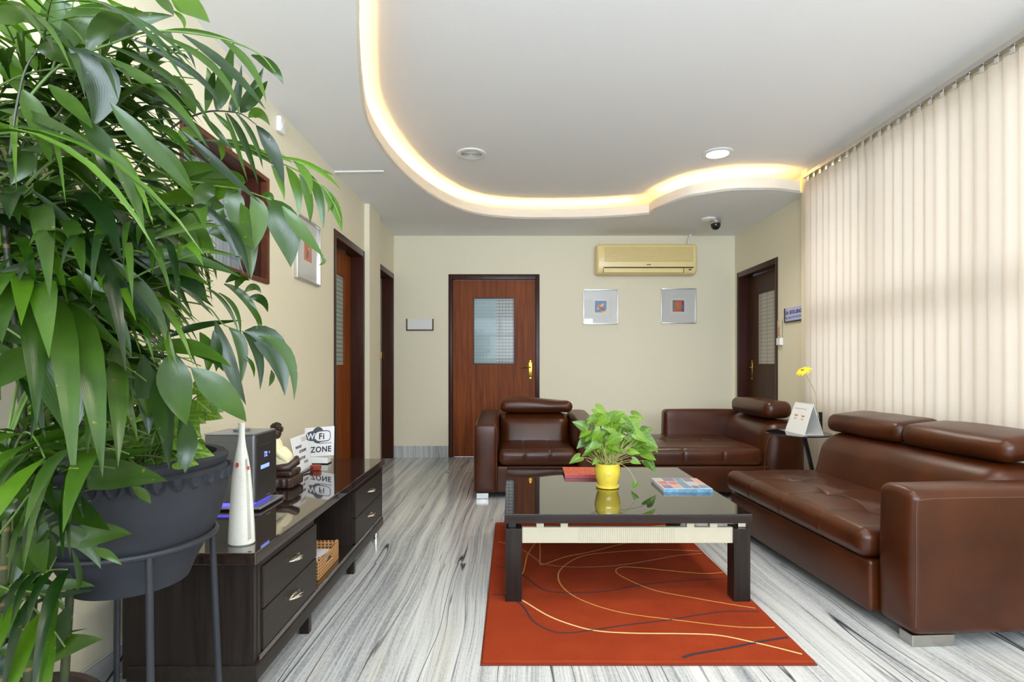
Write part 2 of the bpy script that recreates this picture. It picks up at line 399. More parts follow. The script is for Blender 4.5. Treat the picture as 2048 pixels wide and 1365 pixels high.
    def build(s, name, mats, parent=None, smooth=True, angle=40):
        me = bpy.data.meshes.new(name); me.from_pydata(s.v, [], s.f)
        if not isinstance(mats, (list, tuple)): mats = [mats]
        for m_ in mats: me.materials.append(m_)
        for i, p in enumerate(me.polygons): p.material_index = s.mi[i]
        if s.uv:
            ul = me.uv_layers.new(name='UVMap')
            for fi, uvs in s.uv.items():
                for li, uv in zip(me.polygons[fi].loop_indices, uvs): ul.data[li].uv = uv
            at = me.attributes.new('var', 'FLOAT', 'POINT')
            for i, x in enumerate(s.var): at.data[i].value = x
        if smooth:
            me.polygons.foreach_set('use_smooth', [True] * len(me.polygons))
            try: me.set_sharp_from_angle(angle=R(angle))
            except Exception: pass
        me.update(); o = bpy.data.objects.new(name, me); C.objects.link(o)
        if parent: o.parent = parent
        return o

def bx(name, parent, mat, lo, hi, r=0.0, **kw): return Mesh().box(lo, hi, r, **kw).build(name, mat, parent, angle=8 if r <= .006 else 40)

def bez(p0, p1, p2, t): return p0 * (1 - t) ** 2 + p1 * 2 * t * (1 - t) + p2 * t * t
def spline(pts, n):
    """Catmull-Rom through the points, n samples"""
    P = [Vector(p) for p in pts]; P = [P[0] * 2 - P[1]] + P + [P[-1] * 2 - P[-2]]; out = []; segs = len(P) - 3
    for i in range(n):
        u = i / (n - 1) * segs; k = min(int(u), segs - 1); t = u - k; a, b, c, d = P[k:k + 4]
        out.append(.5 * ((2 * b) + (c - a) * t + (2 * a - 5 * b + 4 * c - d) * t * t + (3 * b - a - 3 * c + d) * t ** 3))
    return out
def at(px, py, Y): return Vector(((px - HX) * Y / F, Y, EYE - (py - HY) * Y / F))

def text_mesh(body, size, extrude=.0004, bold=0.0, align='LEFT', spacing=1.0, shear=0):
    cu = bpy.data.curves.new('lettering', 'FONT'); cu.body = body; cu.size = size; cu.extrude = extrude; cu.offset = bold
    cu.align_x = align; cu.space_character = spacing; cu.shear = shear; cu.resolution_u = 3
    o = bpy.data.objects.new('lettering', cu); C.objects.link(o)
    dg = bpy.context.evaluated_depsgraph_get(); dg.update(); me = bpy.data.meshes.new_from_object(o.evaluated_get(dg))
    bpy.data.objects.remove(o); bpy.data.curves.remove(cu); return me
def text_on(body, size, O, U, V, u, v, mat, parent, name='lettering', **kw):
    """lettering on the plane O + U*u + V*v (U, V unit vectors)"""
    me = text_mesh(body, size, **kw); U = U.normalized(); N = U.cross(V).normalized(); V2 = N.cross(U)
    mt = Matrix((U, V2, N)).transposed().to_4x4(); mt.translation = O + U * u + V2 * v + N * .0008
    me.transform(mt); me.materials.append(mat); o = bpy.data.objects.new(name, me); C.objects.link(o)
    o.parent = parent
    if parent: o.matrix_parent_inverse = parent.matrix_world.inverted() if False else Matrix.Identity(4)
    return o

# ================================================================ the room
XL, XR, YB, YR = -1.39, 2.62, 6.41, -1.6
ZS, ZC = 2.608, 2.80
bx('floor', None, M['marble'], (-1.6, YR - .1, -.06), (3.0, YB + .3, 0))['kind'] = 'structure'
bx('ceiling', None, M['ceiling'], (-1.6, YR - .1, ZC), (3.0, YB + .3, ZC + .08))['kind'] = 'structure'

# dropped soffit with its curved edge
edge_px = [(718, 0), (718, 70), (720.5, 123), (724, 176), (730, 221), (739, 253), (758, 288), (783, 322), (815, 355), (850, 383), (885, 404),
           (927, 422), (969, 431.6), (1011, 436), (1060, 438), (1125, 438), (1187, 436.6), (1250, 433), (1298, 429)]
edge2_px = [(1298, 429), (1312, 419), (1337, 408), (1375, 395), (1406, 389), (1437, 384), (1469, 380.6), (1516, 379.7), (1556, 380.6), (1600, 386)]
def soff(p): Y = (ZS - EYE) * F / (HY - p[1]); return ((p[0] - HX) * Y / F, Y)
e1 = [(-.46, YR), (-.42, -.6), (-.44, .4), (-.5, 1.3), (-.57, 1.9)] + [soff(p) for p in edge_px]
e1s = [(p.x, p.y) for p in spline([(x, y, 0) for x, y in e1], 120)]
e2s = [(p.x, p.y) for p in spline([(*soff(p), 0) for p in edge2_px], 50)]
edge = e1s + e2s[1:]
poly = edge + [(2.62, edge[-1][1]), (2.62, YB), (XL, YB), (XL, YR)]
cs = struct('trim_1')
m = Mesh(); m.prism(poly, ZS, ZS + .018); m.build('soffit', M['ceiling'], cs, smooth=False)
def offset(line, d):
    out = []
    for i, p in enumerate(line):
        a = Vector(line[max(i - 1, 0)]); b = Vector(line[min(i + 1, len(line) - 1)]); t = (b - a).normalized()
        nrm = Vector((-t.y, t.x)); out.append((p[0] + nrm.x * d, p[1] + nrm.y * d))
    return out
def strip(line, w_, z0, z1, name, mat, parent):
    o2 = offset(line, w_); m = Mesh(); rows = []
    for a, b in zip(line, o2): rows.append([m.addv((a[0], a[1], z0)), m.addv((b[0], b[1], z0)), m.addv((b[0], b[1], z1)), m.addv((a[0], a[1], z1))])
    for r0, r1 in zip(rows, rows[1:]):
        for q in range(4): m.face([r0[q], r1[q], r1[(q + 1) % 4], r0[(q + 1) % 4]])
    m.face(rows[0]); m.face(rows[-1][::-1]); return m.build(name, mat, parent)
for ln in (e1s, e2s):
    strip(ln, .012, ZS - .001, 2.712, 'fascia', M['fascia'], cs)
def led(line, off):
    o = offset(line, off); pts = [(x, y, 2.655) for x, y in o]
    t_ = Mesh().tube(pts, .007, 6).build('cove_light_strip', M['led'])
    return t_
tag(led(e1s[20:-3], .07), 'long warm glowing light strip in the ceiling cove, left and middle curve', 'strip light')
tag(led(e2s[4:-3], .07), 'short warm glowing light strip in the ceiling cove beside the window blind', 'strip light')

# left wall with its openings: window, door, pillar, door
def wall_y(name, x0, x1, y0, y1, z1, holes, mat):
    """wall running along Y; holes = (ya, yb, za, zb)"""
    m = Mesh(); cur = y0
    for ya, yb, za, zb in sorted(holes):
        if ya > cur: m.box((x0, cur, 0), (x1, ya, z1))
        if za > 0: m.box((x0, ya, 0), (x1, yb, za))
        m.box((x0, ya, zb), (x1, yb, z1)); cur = yb
    if cur < y1: m.box((x0, cur, 0), (x1, y1, z1))
    o = m.build(name, mat, smooth=False); o['kind'] = 'structure'; return o
wall_y('wall_left', XL - .17, XL, YR, YB, ZC, [(2.28, 3.11, 1.547, 2.147), (4.25, 5.12, 0, 2.155), (5.60, 6.385, 0, 2.155)], M['wall'])
tag(bx('trim_2', None, M['wall'], (XL - .01, 5.135, 0), (XL + .048, 5.55, ZS)), kind='structure')      # shallow pillar
tag(bx('baseboard_left', None, M['marble_skirt'], (XL, YR, 0), (XL + .012, 4.25, .1)), kind='structure')
# back wall
m = Mesh(); bd = (-.747, .324, 0, 2.155)
m.box((XL - .17, YB, 0), (bd[0], YB + .15, ZC)); m.box((bd[1], YB, 0), (XR + .17, YB + .15, ZC)); m.box((bd[0], YB, bd[3]), (bd[1], YB + .15, ZC))
tag(m.build('wall_back', M['wall'], smooth=False), kind='structure')
m = Mesh(); m.box((XL, YB - .012, 0), (bd[0] - .002, YB, .135)); m.box((bd[1] + .002, YB - .012, 0), (XR, YB, .135))
tag(m.build('baseboard_back', M['marble_skirt'], smooth=False), kind='structure')
# right wall: door part, then the window wall
wall_y('wall_right', XR, XR + .17, YR, YB, ZC, [(1.15, 4.70, .72, 2.62), (5.37, 6.335, 0, 2.155)], M['wall'])
tag(bx('trim_3', None, M['wall'], (2.565, 4.735, 0), (XR + .01, 4.83, ZC)), kind='structure')
# rear wall behind the camera, with an unseen wide window added for the rear fill light
m = Mesh(); m.box((-1.56, YR - .15, 0), (3.0, YR, .35)); m.box((-1.56, YR - .15, 2.55), (3.0, YR, ZC)); m.box((-1.56, YR - .15, .35), (-1.2, YR, 2.55)); m.box((2.3, YR - .15, .35), (3.0, YR, 2.55))
tag(m.build('wall_rear', M['wall'], smooth=False), kind='structure')

def window_y(n, x, y0, y1, z0, z1, fw, mat, pane_mat, mull=(), trans=(), dx=.06):
    s_ = struct('window_%d' % n); m = Mesh()
    m.box((x, y0, z0), (x + dx, y0 + fw, z1), .003); m.box((x, y1 - fw, z0), (x + dx, y1, z1), .003)
    m.box((x, y0 + fw, z0), (x + dx, y1 - fw, z0 + fw), .003); m.box((x, y0 + fw, z1 - fw), (x + dx, y1 - fw, z1), .003)
    for y in mull: m.box((x, y - fw / 2, z0 + fw), (x + dx, y + fw / 2, z1 - fw))
    for z in trans: m.box((x + .002, y0 + fw, z - fw / 2), (x + dx - .002, y1 - fw, z + fw / 2))
    m.build('window_frame', mat, s_); bx('pane', s_, pane_mat, (x + dx * .4, y0 + fw * .9, z0 + fw * .9), (x + dx * .5, y1 - fw * .9, z1 - fw * .9)); return s_
w1 = window_y(1, XL - .16, 2.281, 3.109, 1.548, 2.146, .05, M['win_wood'], M['curtain_glass'])
# deep wooden lining and the thin casing proud of the wall
m = Mesh()
m.box((XL - .1, 3.085, 1.55), (XL + .006, 3.112, 2.15)); m.box((XL - .1, 2.278, 1.55), (XL + .006, 2.30, 2.15))
m.box((XL - .1, 2.30, 2.125), (XL + .006, 3.085, 2.15)); m.box((XL - .1, 2.30, 1.545), (XL + .006, 3.085, 1.572)); m.build('window_lining', M['win_wood'], w1)
m = Mesh(); m.box((XL - .085, 3.02, 1.572), (XL - .03, 3.085, 2.125)); m.build('sash', M['frame_wood'], w1)
window_y(2, XR + .06, 1.152, 4.698, .722, 2.618, .05, M['alu'], M['glass'], (2.05, 2.95, 3.85), (1.47, 1.53))
s3 = struct('window_3'); m = Mesh()  # added window frame in front of the rear fill
for x in (-1.2, -.35, .5, 1.35, 2.24): m.box((x, YR - .1, .35), (x + .06, YR - .05, 2.55))
m.box((-1.2, YR - .1, .35), (2.3, YR - .05, .41)); m.box((-1.2, YR - .1, 2.49), (2.3, YR - .05, 2.55)); m.box((-1.2, YR - .099, 1.85), (2.3, YR - .051, 1.9))
m.build('window_frame', M['alu'], s3); bx('pane', s3, M['glass'], (-1.15, YR - .08, .4), (2.25, YR - .075, 2.5))

# ---- doors
def handle(parent, P, wx, nrm, lever):
    """brass plate and lever: P centre, wx the direction along the wall, nrm out of the door, lever = +-1"""
    P = Vector(P); wx = Vector(wx); nrm = Vector(nrm); up = Vector((0, 0, 1))
    B = Matrix((wx, up, nrm)).transposed().to_4x4(); B.translation = P
    m = Mesh(); st = len(m.v); m.box((-.02, -.09, 0), (.02, .09, .006), .003)
    for z in (-.1, .1): m.box((-.013, z - .012, 0), (.013, z + .012, .006), .003)
    m.xf(st, B); h = m.build('handle_plate', M['brass'], parent)
    m = Mesh(); m.tube([(0, .03, .004), (0, .03, .035), (lever * .012, .032, .045), (lever * .05, .036, .045), (lever * .08, .028, .045), (lever * .105, .02, .044), (lever * .118, .026, .044)],
                       [.009, .009, .008, .0065, .006, .0055, .006], 8); m.xf(0, B); m.build('lever', M['brass'], h)
    m = Mesh(); m.box((-.004, -.05, .005), (.004, -.036, .0075)); m.xf(0, B); m.build('keyhole', M['ink'], h)
# door 1: back wall
d = struct('door_1'); m = Mesh()
m.box((bd[0], YB - .008, 0), (bd[0] + .045, YB + .13, 2.155), .004); m.box((bd[1] - .045, YB - .008, 0), (bd[1], YB + .13, 2.155), .004); m.box((bd[0] + .045, YB - .008, 2.095), (bd[1] - .045, YB + .13, 2.155), .004)
m.box((bd[0] + .045, YB + .05, 0), (bd[0] + .055, YB + .13, 2.095)); m.box((bd[1] - .055, YB + .05, 0), (bd[1] - .045, YB + .13, 2.095))
m.build('door_frame', M['frame_wood'], d)
m = Mesh(); g = (-.447, .018, 1.108, 1.872); x0, x1 = bd[0] + .05, bd[1] - .05
m.box((x0, YB + .035, .006), (g[0], YB + .075, 2.09)); m.box((g[1], YB + .035, .006), (x1, YB + .075, 2.09)); m.box((g[0], YB + .035, .006), (g[1], YB + .075, g[2])); m.box((g[0], YB + .035, g[3]), (g[1], YB + .075, 2.09))
lf = m.build('door_leaf', M['door_wood'], d, smooth=False)
m = Mesh(); b_ = .012
m.box((g[0] - b_, YB + .03, g[2] - b_), (g[0], YB + .036, g[3] + b_)); m.box((g[1], YB + .03, g[2] - b_), (g[1] + b_, YB + .036, g[3] + b_)); m.box((g[0], YB + .03, g[2] - b_), (g[1], YB + .036, g[2])); m.box((g[0], YB + .03, g[3]), (g[1], YB + .036, g[3] + b_))
m.build('glazing_bead', M['frame_wood'], d)
bx('pane', d, M['door_glass'], (g[0], YB + .045, g[2]), (g[1], YB + .05, g[3]))
handle(d, (.217, YB + .035, 1.03), (1, 0, 0), (0, -1, 0), -1)
# side doors
def side_door(n, xs, sgn, y0, y1, leaf_mat, glass, gy, gz, rec=.11, zt=2.155):
    """xs wall plane, sgn = direction away from the room"""
    d = struct('door_%d' % n); m = Mesh(); a, b = sorted((xs - sgn * .008, xs + sgn * .165))
    m.box((a, y0, 0), (b, y0 + .045, zt), .004); m.box((a, y1 - .045, 0), (b, y1, zt), .004); m.box((a, y0 + .045, zt - .06), (b, y1 - .045, zt), .004)
    m.build('door_frame', M['frame_wood'], d)
    a, b = sorted((xs + sgn * rec, xs + sgn * (rec + .04))); ya, yb = y0 + .05, y1 - .05; m = Mesh()
    if glass:
        m.box((a, ya, .006), (b, gy[0], zt - .065)); m.box((a, gy[1], .006), (b, yb, zt - .065)); m.box((a, gy[0], .006), (b, gy[1], gz[0])); m.box((a, gy[0], gz[1]), (b, gy[1], zt - .065))
        bx('pane', d, glass, (a + .017, gy[0], gz[0]), (b - .017, gy[1], gz[1]))
    else: m.box((a, ya, .006), (b, yb, zt - .065))
    m.build('door_leaf', leaf_mat, d, smooth=False); return d
side_door(2, XL, -1, 4.25, 5.12, M['door_wood'], M['door_glass_side'], (4.42, 4.89), (1.09, 1.875))
d3 = side_door(3, XL, -1, 5.60, 6.385, M['cream'], None, None, None, .125)
bx('hinge', d3, M['brass'], (XL - .125, 6.30, 1.16), (XL - .118, 6.33, 1.24), .002)
d4 = side_door(4, XR, 1, 5.37, 6.335, M['door_wood_dark'], M['door_glass_pale'], (5.665, 6.07), (1.1, 1.875))
handle(d4, (XR + .11, 6.2, 1.03), (0, -1, 0), (-1, 0, 0), 1)

# ================================================================ ceiling and wall fittings
t = thing('ceiling_vent', 'round white ceiling grille above the middle of the room, unlit', 'vent', (-.33, 4.406, ZC))
Mesh().lathe([(.115, 0), (.115, -.008), (.095, -.014), (.085, -.010), (.085, 0)], seg=40).build('rim', M['white'], t)
m = Mesh()
for i in range(7): r_ = .012 + i * .0115; m.lathe([(r_, -.004), (r_, -.010), (r_ + .006, -.010), (r_ + .006, -.004)], seg=32)
m.build('louvre', M['white'], t)
t = thing('downlight', 'round recessed downlight glowing bright white near the blind', 'ceiling light', (1.66, 4.40, ZC))
Mesh().lathe([(.118, 0), (.118, -.006), (.088, -.012), (.084, -.008), (.084, 0)], seg=40).build('rim', M['white'], t)
Mesh().lathe([(.083, -.002), (.083, -.009), (.06, -.012)], seg=32).build('lens', M['lamp'], t)
pl = bpy.data.lights.new('downlight_beam', 'SPOT'); pl.energy = 55; pl.spot_size = R(130); pl.spot_blend = .8; pl.shadow_soft_size = .07; pl.color = (1, .93, .83)
po = bpy.data.objects.new('downlight_beam', pl); C.objects.link(po); po.parent = t; po.location = (0, 0, -.03)
t = thing('dome_camera', 'black dome security camera on a white base, under the dropped ceiling', 'security camera', (2.09, 5.66, ZS))
Mesh().lathe([(.075, 0), (.075, -.012), (.06, -.02), (.03, -.022)], -.05, .0, seg=28).build('base', M['white'], t)
m = Mesh(); m.tube([(-.03, 0, -.015), (.02, 0, -.03)], .018, 10); m.lathe([(.055, -.022), (.056, -.05), (.05, -.055)], .025, 0, 24); m.build('collar', M['alu'], t)
Mesh().lathe([(.047, -.05), (.05, -.065), (.044, -.09), (.03, -.108), (.01, -.116)], .025, 0, 24).build('dome', M['dark_plastic'], t)
tag(Mesh().tube([at(669, 343.5, 4.27) + Vector((0, 0, 0)), at(768, 342, 4.26)], .008, 8).build('cable_conduit', M['white']), 'thin white conduit lying under the dropped ceiling near the left wall', 'conduit')
bpy.data.objects['cable_conduit'].location.z = .0
t = thing('wall_sensor', 'small white sensor box high on the left wall beside the ceiling', 'sensor', (XL, 3.24, 2.52))
bx('housing', t, M['white'], (0, -.035, -.05), (.03, .035, .04), .008); bx('lens', t, M['offwhite'], (.028, -.02, -.03), (.034, .02, .0), .004)

# air conditioner
t = thing('air_conditioner', 'yellowed split air conditioner mounted high on the back wall', 'air conditioner', (.97, YB, 2.13))
W_, D_, H_ = 1.145, .2, .345
def ac_fn(p, u):
    p = p.copy()
    if u[1] < 0: p.y += .028 * max(0, -u[2]) ** 2 + .02 * max(0, u[2]) ** 2
    return p
m = Mesh(); m.box((0, -D_, 0), (W_, 0, H_), .03, 4, (8, 2, 6), fn=ac_fn); body = m.build('casing', M['ac'], t)
m = Mesh()
for i in range(22):
    z = .135 + i * .0079; m.box((.085, -D_ - .0035 + .02 * max(0, (z - .1725) / .1725) ** 2, z), (W_ - .05, -D_ + .03, z + .0042))
m.build('intake_grille', M['ac_dark'], t)
m = Mesh(); m.box((.075, -D_ + .002, .064), (W_ - .045, -D_ + .03, .076)); m.build('outlet_gap', M['dark_plastic'], t)
bx('outlet_flap', t, M['ac'], (.075, -D_ + .001, .012), (W_ - .16, -D_ + .03, .060), .004)
bx('indicator', t, M['dark_plastic'], (W_ - .1, -D_ + .004, .042), (W_ - .065, -D_ + .02, .052), .002)
bx('panel_line', t, M['ink'], (.072, -D_ + .0015, .012), (.0745, -D_ + .02, .062)); bx('panel_line', t, M['ink'], (W_ - .158, -D_ + .001, .012), (W_ - .155, -D_ + .02, .062)); bx('badge', t, M['ink'], (.565, -D_ - .001, .1), (.615, -D_ + .02, .106))
Mesh().tube([(1.07, -.08, H_ - .01), (1.085, -.075, H_ + .06), (1.11, -.07, 2.608 - 2.13)], .011, 8).build('drain_pipe', M['white'], t)

def picture(O, U, size, art, label, nrm, name='framed_picture'):
    """square frame; O lower corner at the wall, U along the wall"""
    t = thing(name, label, 'picture', O, 0, 'small square framed prints on the walls'); U = Vector(U); N = Vector(nrm); V = Vector((0, 0, 1))
    B = Matrix((U, V, N)).transposed().to_4x4(); s = size
    if B.determinant() < 0: pass
    m = Mesh(); f = .011; dp = .024
    m.box((0, 0, 0), (f, s, dp), .002); m.box((s - f, 0, 0), (s, s, dp), .002); m.box((f, 0, 0), (s - f, f, dp), .002); m.box((f, s - f, 0), (s - f, s, dp), .002); m.xf(0, B); m.build('frame', M['alu'], t)
    m = Mesh(); m.box((f, f, .004), (s - f, s - f, .010)); m.xf(0, B); m.build('mount_board', M['board_gloss'], t)
    a = size * .33; c0 = (s - a) / 2; z0 = (s - a) / 2 - .0
    m = Mesh(); m.box((c0 - .028, z0 - .03, .0101), (c0 + a + .028, z0 + a + .028, .0106)); m.box((c0 - .024, z0 - .026, .0104), (c0 + a + .024, z0 + a + .024, .0108)); m.xf(0, B); m.build('inner_mount', M['board_inner'], t)
    mats = [M['art_' + k] for k in art[0]]; m = Mesh(); m.cur = 0; m.box((c0, z0, .0109), (c0 + a, z0 + a, .0114))
    for (mi, kind, *q) in art[1]:
        m.cur = mi
        if kind == 'b': m.box((c0 + q[0] * a, z0 + q[1] * a, .0113), (c0 + q[2] * a, z0 + q[3] * a, .0119 + mi * .0001))
        else:
            st = len(m.v); n_ = 20; ids = [m.addv((c0 + a * (q[0] + q[2] * math.cos(6.2832 * i / n_) * math.cos(q[4]) - q[3] * math.sin(6.2832 * i / n_) * math.sin(q[4])),
                                                   z0 + a * (q[1] + q[2] * math.cos(6.2832 * i / n_) * math.sin(q[4]) + q[3] * math.sin(6.2832 * i / n_) * math.cos(q[4])), .0121 + mi * .0002)) for i in range(n_)]
            m.face(ids)
    m.xf(0, B); m.build('artwork', mats, t, smooth=False)
    return t
def glossboard(name, c):
    t = NT(name); nz = t.noise(t.coord(), 5, 2); c = tuple(k * .82 for k in c[:3]) + (1,); t.set(Base_Color=t.ramp(nz, [(.3, c), (.7, tuple(min(1, k * 1.02) for k in c[:3]) + (1,))]), Roughness=.3, Coat_Weight=.7, Coat_Roughness=.01); return t.m
M['board_gloss'] = glossboard('glazed_board', srgb(212, 212, 210)); M['board_inner'] = glossboard('glazed_inner_board', srgb(222, 218, 210))
for k, c in dict(blue=(74, 116, 190), orange=(212, 110, 60), yellow=(238, 206, 60), purple=(110, 70, 130), teal=(70, 140, 150), cream=(240, 230, 200), rust=(200, 100, 70)).items():
    M['art_' + k] = glossboard('art_' + k, srgb(*c))
artA = (['blue', 'orange', 'yellow', 'purple', 'teal', 'cream'], [(4, 'b', 0, 0, .4, .25), (2, 'b', .62, .0, 1, .22), (3, 'e', .62, .3, .3, .14, -.6), (1, 'e', .42, .5, .26, .2, .7), (2, 'e', .6, .58, .26, .1, .9), (5, 'e', .27, .32, .07, .06, 0), (1, 'e', .55, .12, .06, .16, .3)])
artB = (['rust', 'teal', 'yellow', 'purple', 'orange'], [(1, 'b', 0, .28, .45, .56), (1, 'b', 0, .78, .3, 1), (3, 'b', .78, 0, 1, .9), (4, 'e', .5, .55, .26, .3, .2), (1, 'b', .35, .25, .8, .3), (2, 'e', .56, .52, .08, .07, 0), (1, 'e', .85, .4, .05, .2, 0)])
artC = (['orange', 'cream', 'purple', 'rust'], [(3, 'e', .4, .7, .3, .14, .5), (1, 'e', .5, .66, .12, .1, 0), (2, 'e', .45, .35, .12, .24, -.3), (3, 'b', .7, .1, .85, .4)])
picture((.836, YB, 1.567), (1, 0, 0), .41, artA, 'framed square picture with blue and yellow artwork, under the air conditioner', (0, -1, 0))
picture((1.747, YB, 1.575), (1, 0, 0), .412, artB, 'framed square picture with pale terracotta artwork, right of the blue one', (0, -1, 0))
picture((XL, 3.475, 1.648), (0, 1, 0), .42, artC, 'framed square picture with orange artwork on the left wall before the door', (1, 0, 0))

# empty nameplate holder on the back wall
t = thing('nameplate_holder', 'blank white nameplate in a brown holder left of the back door', 'nameplate', ((813 - HX) / 170, YB, 1.49))
bx('plate', t, M['offwhite'], (.012, -.012, .012), (.31, -.004, .138), .001)
m = Mesh(); m.box((0, -.018, 0), (.32, 0, .014), .002); m.box((0, -.018, .014), (.014, 0, .14), .002); m.box((.306, -.018, .014), (.32, 0, .14), .002); m.build('holder', M['win_wood'], t)
for x in (.08, .24):
    m = Mesh(); m.lathe([(.005, 0), (.005, .003)], x, 0, 10)
    for i in range(len(m.v)): v_ = m.v[i]; m.v[i] = (v_[0], -.012 - v_[2], .105 + v_[1])
    m.build('screw', M['alu'], t)
# doctor's nameplate on the right wall
t = thing('door_nameplate', "pale blue lettered nameplate on the right wall beside the blind", 'nameplate', (XR, 5.215, 1.49))
bx('plate', t, M['sign_blue'] if 'sign_blue' in M else plain('sign_face', srgb(186, 190, 222), .35, var=.02), (-.012, -.385, .01), (-.004, -.012, .135), .001)
m = Mesh(); m.box((-.018, -.4, 0), (0, 0, .012), .002); m.box((-.018, -.013, .012), (0, 0, .137), .002); m.box((-.018, -.4, .012), (0, -.387, .137), .002); m.build('holder', M['frame_wood'], t)
text_on('Dr. RITA SINGH', .046, Vector((-.0125, -.022, .075)), Vector((0, -1, 0)), Vector((0, 0, 1)), 0, 0, M['blue_ink'], t, bold=.0012)
text_on('MD, MRC PSYCHIATRY', .028, Vector((-.0125, -.022, .034)), Vector((0, -1, 0)), Vector((0, 0, 1)), 0, 0, M['pale_blue_ink'], t, bold=.0004)
# remote control in its wall holder
t = thing('wall_remote_control', 'cream remote control in a white wall cradle beside the right-hand door', 'remote control', (XR, 5.30, 1.28))
bx('remote', t, M['cream'], (-.026, -.03, .04), (-.006, .03, .245), .006)
bx('cradle', t, M['white'], (-.034, -.036, 0), (0, .036, .07), .005)
bx('screen', t, M['ac_dark'], (-.0275, -.022, .19), (-.025, .022, .235)); 
m = Mesh()
for i in range(4):
    for j in range(2): m.box((-.0275, -.018 + j * .022, .09 + i * .022), (-.025, -.004 + j * .022, .102 + i * .022))
m.build('buttons', M['red_glaze'], t)

# vertical blind
t = thing('vertical_blind', 'cream vertical blind covering the wide window on the right', 'blind', (2.535, 4.7, 0))
bx('head_rail', t, M['alu'], (-.022, -3.6, 2.70), (.022, .02, 2.735), .003)
random.seed(4)
sp = .0905; ns = 38
for i in range(ns):
    m = Mesh(); wdt = .104; n_ = 4; yc = -.03 - i * sp - .02; ang = -R(13 + random.uniform(-2.5, 2.5)) if i % 6 != 4 else -R(19)
    cols = []
    for q in range(n_ + 1):
        u = q / n_ - .5; bow = .006 * (1 - (2 * u) ** 2); yy = yc + u * wdt * math.cos(ang) + bow * math.sin(ang); xx = u * wdt * math.sin(ang) - bow * math.cos(ang)
        cols.append((xx, yy))
    zb, ztp = .06, 2.665
    a = [m.addv((x, y, zb)) for x, y in cols]; b = [m.addv((x, y, 1.4)) for x, y in cols]; c = [m.addv((x, y, ztp)) for x, y in cols]
    for q in range(n_):
        m.face([a[q], a[q + 1], b[q + 1], b[q]]); m.face([b[q], b[q + 1], c[q + 1], c[q]])
    s_ = m.build('slat', M['blind'], t)
    m = Mesh(); m.box((-.012, yc - .014, 2.66), (.012, yc + .014, 2.702), .002); m.build('hanger', M['chrome'], s_)

# ================================================================ leather seating
def seam_fn(lines, axis, depth=.006, width=.012, top=True):
    def g(p, u):
        p = p.copy(); w_ = 0
        for c in lines: w_ += math.exp(-((p[axis] - c) / width) ** 2)
        return w_
    return g
def around(lines, w_=.012): return [c + k * w_ for c in lines for k in (-2.2, -1.2, -.5, 0, .5, 1.2, 2.2)]
def seams(parent, name, paths, r=.0014):
    m = Mesh()
    for p in paths: m.tube(p, r, 5)
    return m.build(name, M['thread'], parent)

def seat_cushion(parent, lo, hi, lx, ly, r=.05, dim=.022, puffz=.012, front=None, label=None):
    """padded seat with stitched channels (lx along x, ly along y) and tufts where they cross"""
    lo = Vector(lo); hi = Vector(hi)
    def fn(p, u):
        p = p.copy(); up = max(0, u[2])
        ex = sum(math.exp(-((p.x - c) / .011) ** 2) for c in lx); ey = sum(math.exp(-((p.y - c) / .011) ** 2) for c in ly)
        wx = sum(math.exp(-((p.x - c) / .06) ** 2) for c in lx); wy = sum(math.exp(-((p.y - c) / .06) ** 2) for c in ly)
        if up > .5:
            fade = min(1, wx * 1.2 + .25) if lx and ly else 1
            fade2 = min(1, wy * 1.2 + .25) if lx and ly else 1
            p.z -= .006 * ex * fade2 + .006 * ey * fade + dim * min(1, wx) * min(1, wy)
            p.z += .0035 * noise.noise(Vector((p.x * 6, p.y * 6, 1.3)))
        else:
            nrm = Vector((u[0], u[1], 0)); nrm = nrm.normalized() if nrm.length > .01 else nrm
            if abs(u[0]) > abs(u[1]): p -= Vector((math.copysign(1, u[0]), 0, 0)) * .005 * ey
            else: p -= Vector((0, math.copysign(1, u[1]), 0)) * .005 * ex
        return p
    m = Mesh(); m.box(lo, hi, r, 5, (16, 26, 3), (.006, .006, puffz), fn, (around(lx), around(ly), None)); c = m.build('seat_cushion', M['leather'], parent, angle=80)
    return c

def feet(parent, spots, sz=(.17, .07), h=.045):
    for x, y in spots: bx('foot', parent, M['foot_metal'], (x, y, 0), (x + sz[0], y + sz[1], h), .003)

# --- three seat sofa along the window (local x = depth, y = length)
t = thing('leather_sofa', 'large brown leather sofa with two headrests, on the right in front of the blind', 'sofa', (1.535, 2.085, 0), R(3))
def arm_fn(p, u):
    p = p.copy()
    if u[2] > 0: p.z += .012 * (1 - u[1] ** 2) * u[2]
    p.x += .004 * noise.noise(p * 5); p.y += .004 * noise.noise(p * 4 + Vector((3, 1, 2))); return p
bx('armrest', t, M['leather'], (0, 0, .045), (.93, .195, .598), .034, k=4, m=(14, 4, 10), puff=(.01, .008, .006), fn=arm_fn)
bx('base', t, M['leather'], (-.028, .2, .05), (.9, 1.49, .268), .018, k=3, m=(6, 14, 4), puff=(.008, 0, 0))
seat_cushion(t, (-.06, .2, .27), (.58, 1.5, .402), [.21], [.50, .83, 1.17], .052)
def back_fn(shear, z0):
    def f(p, u):
        p = p.copy(); p.x += shear * (p.z - z0); p.x += .004 * noise.noise(p * 5); p.z += .004 * noise.noise(p * 3 + Vector((5, 5, 5))); return p
    return f
bx('backrest', t, M['leather'], (.50, .2, .26), (.78, 1.49, .655), .11, k=6, m=(3, 16, 5), puff=(.014, .004, .0), fn=back_fn(.28, .4))
bx('back_frame', t, M['leather'], (.76, .2, .05), (.93, 1.46, .60), .04, k=3, m=(2, 8, 6))
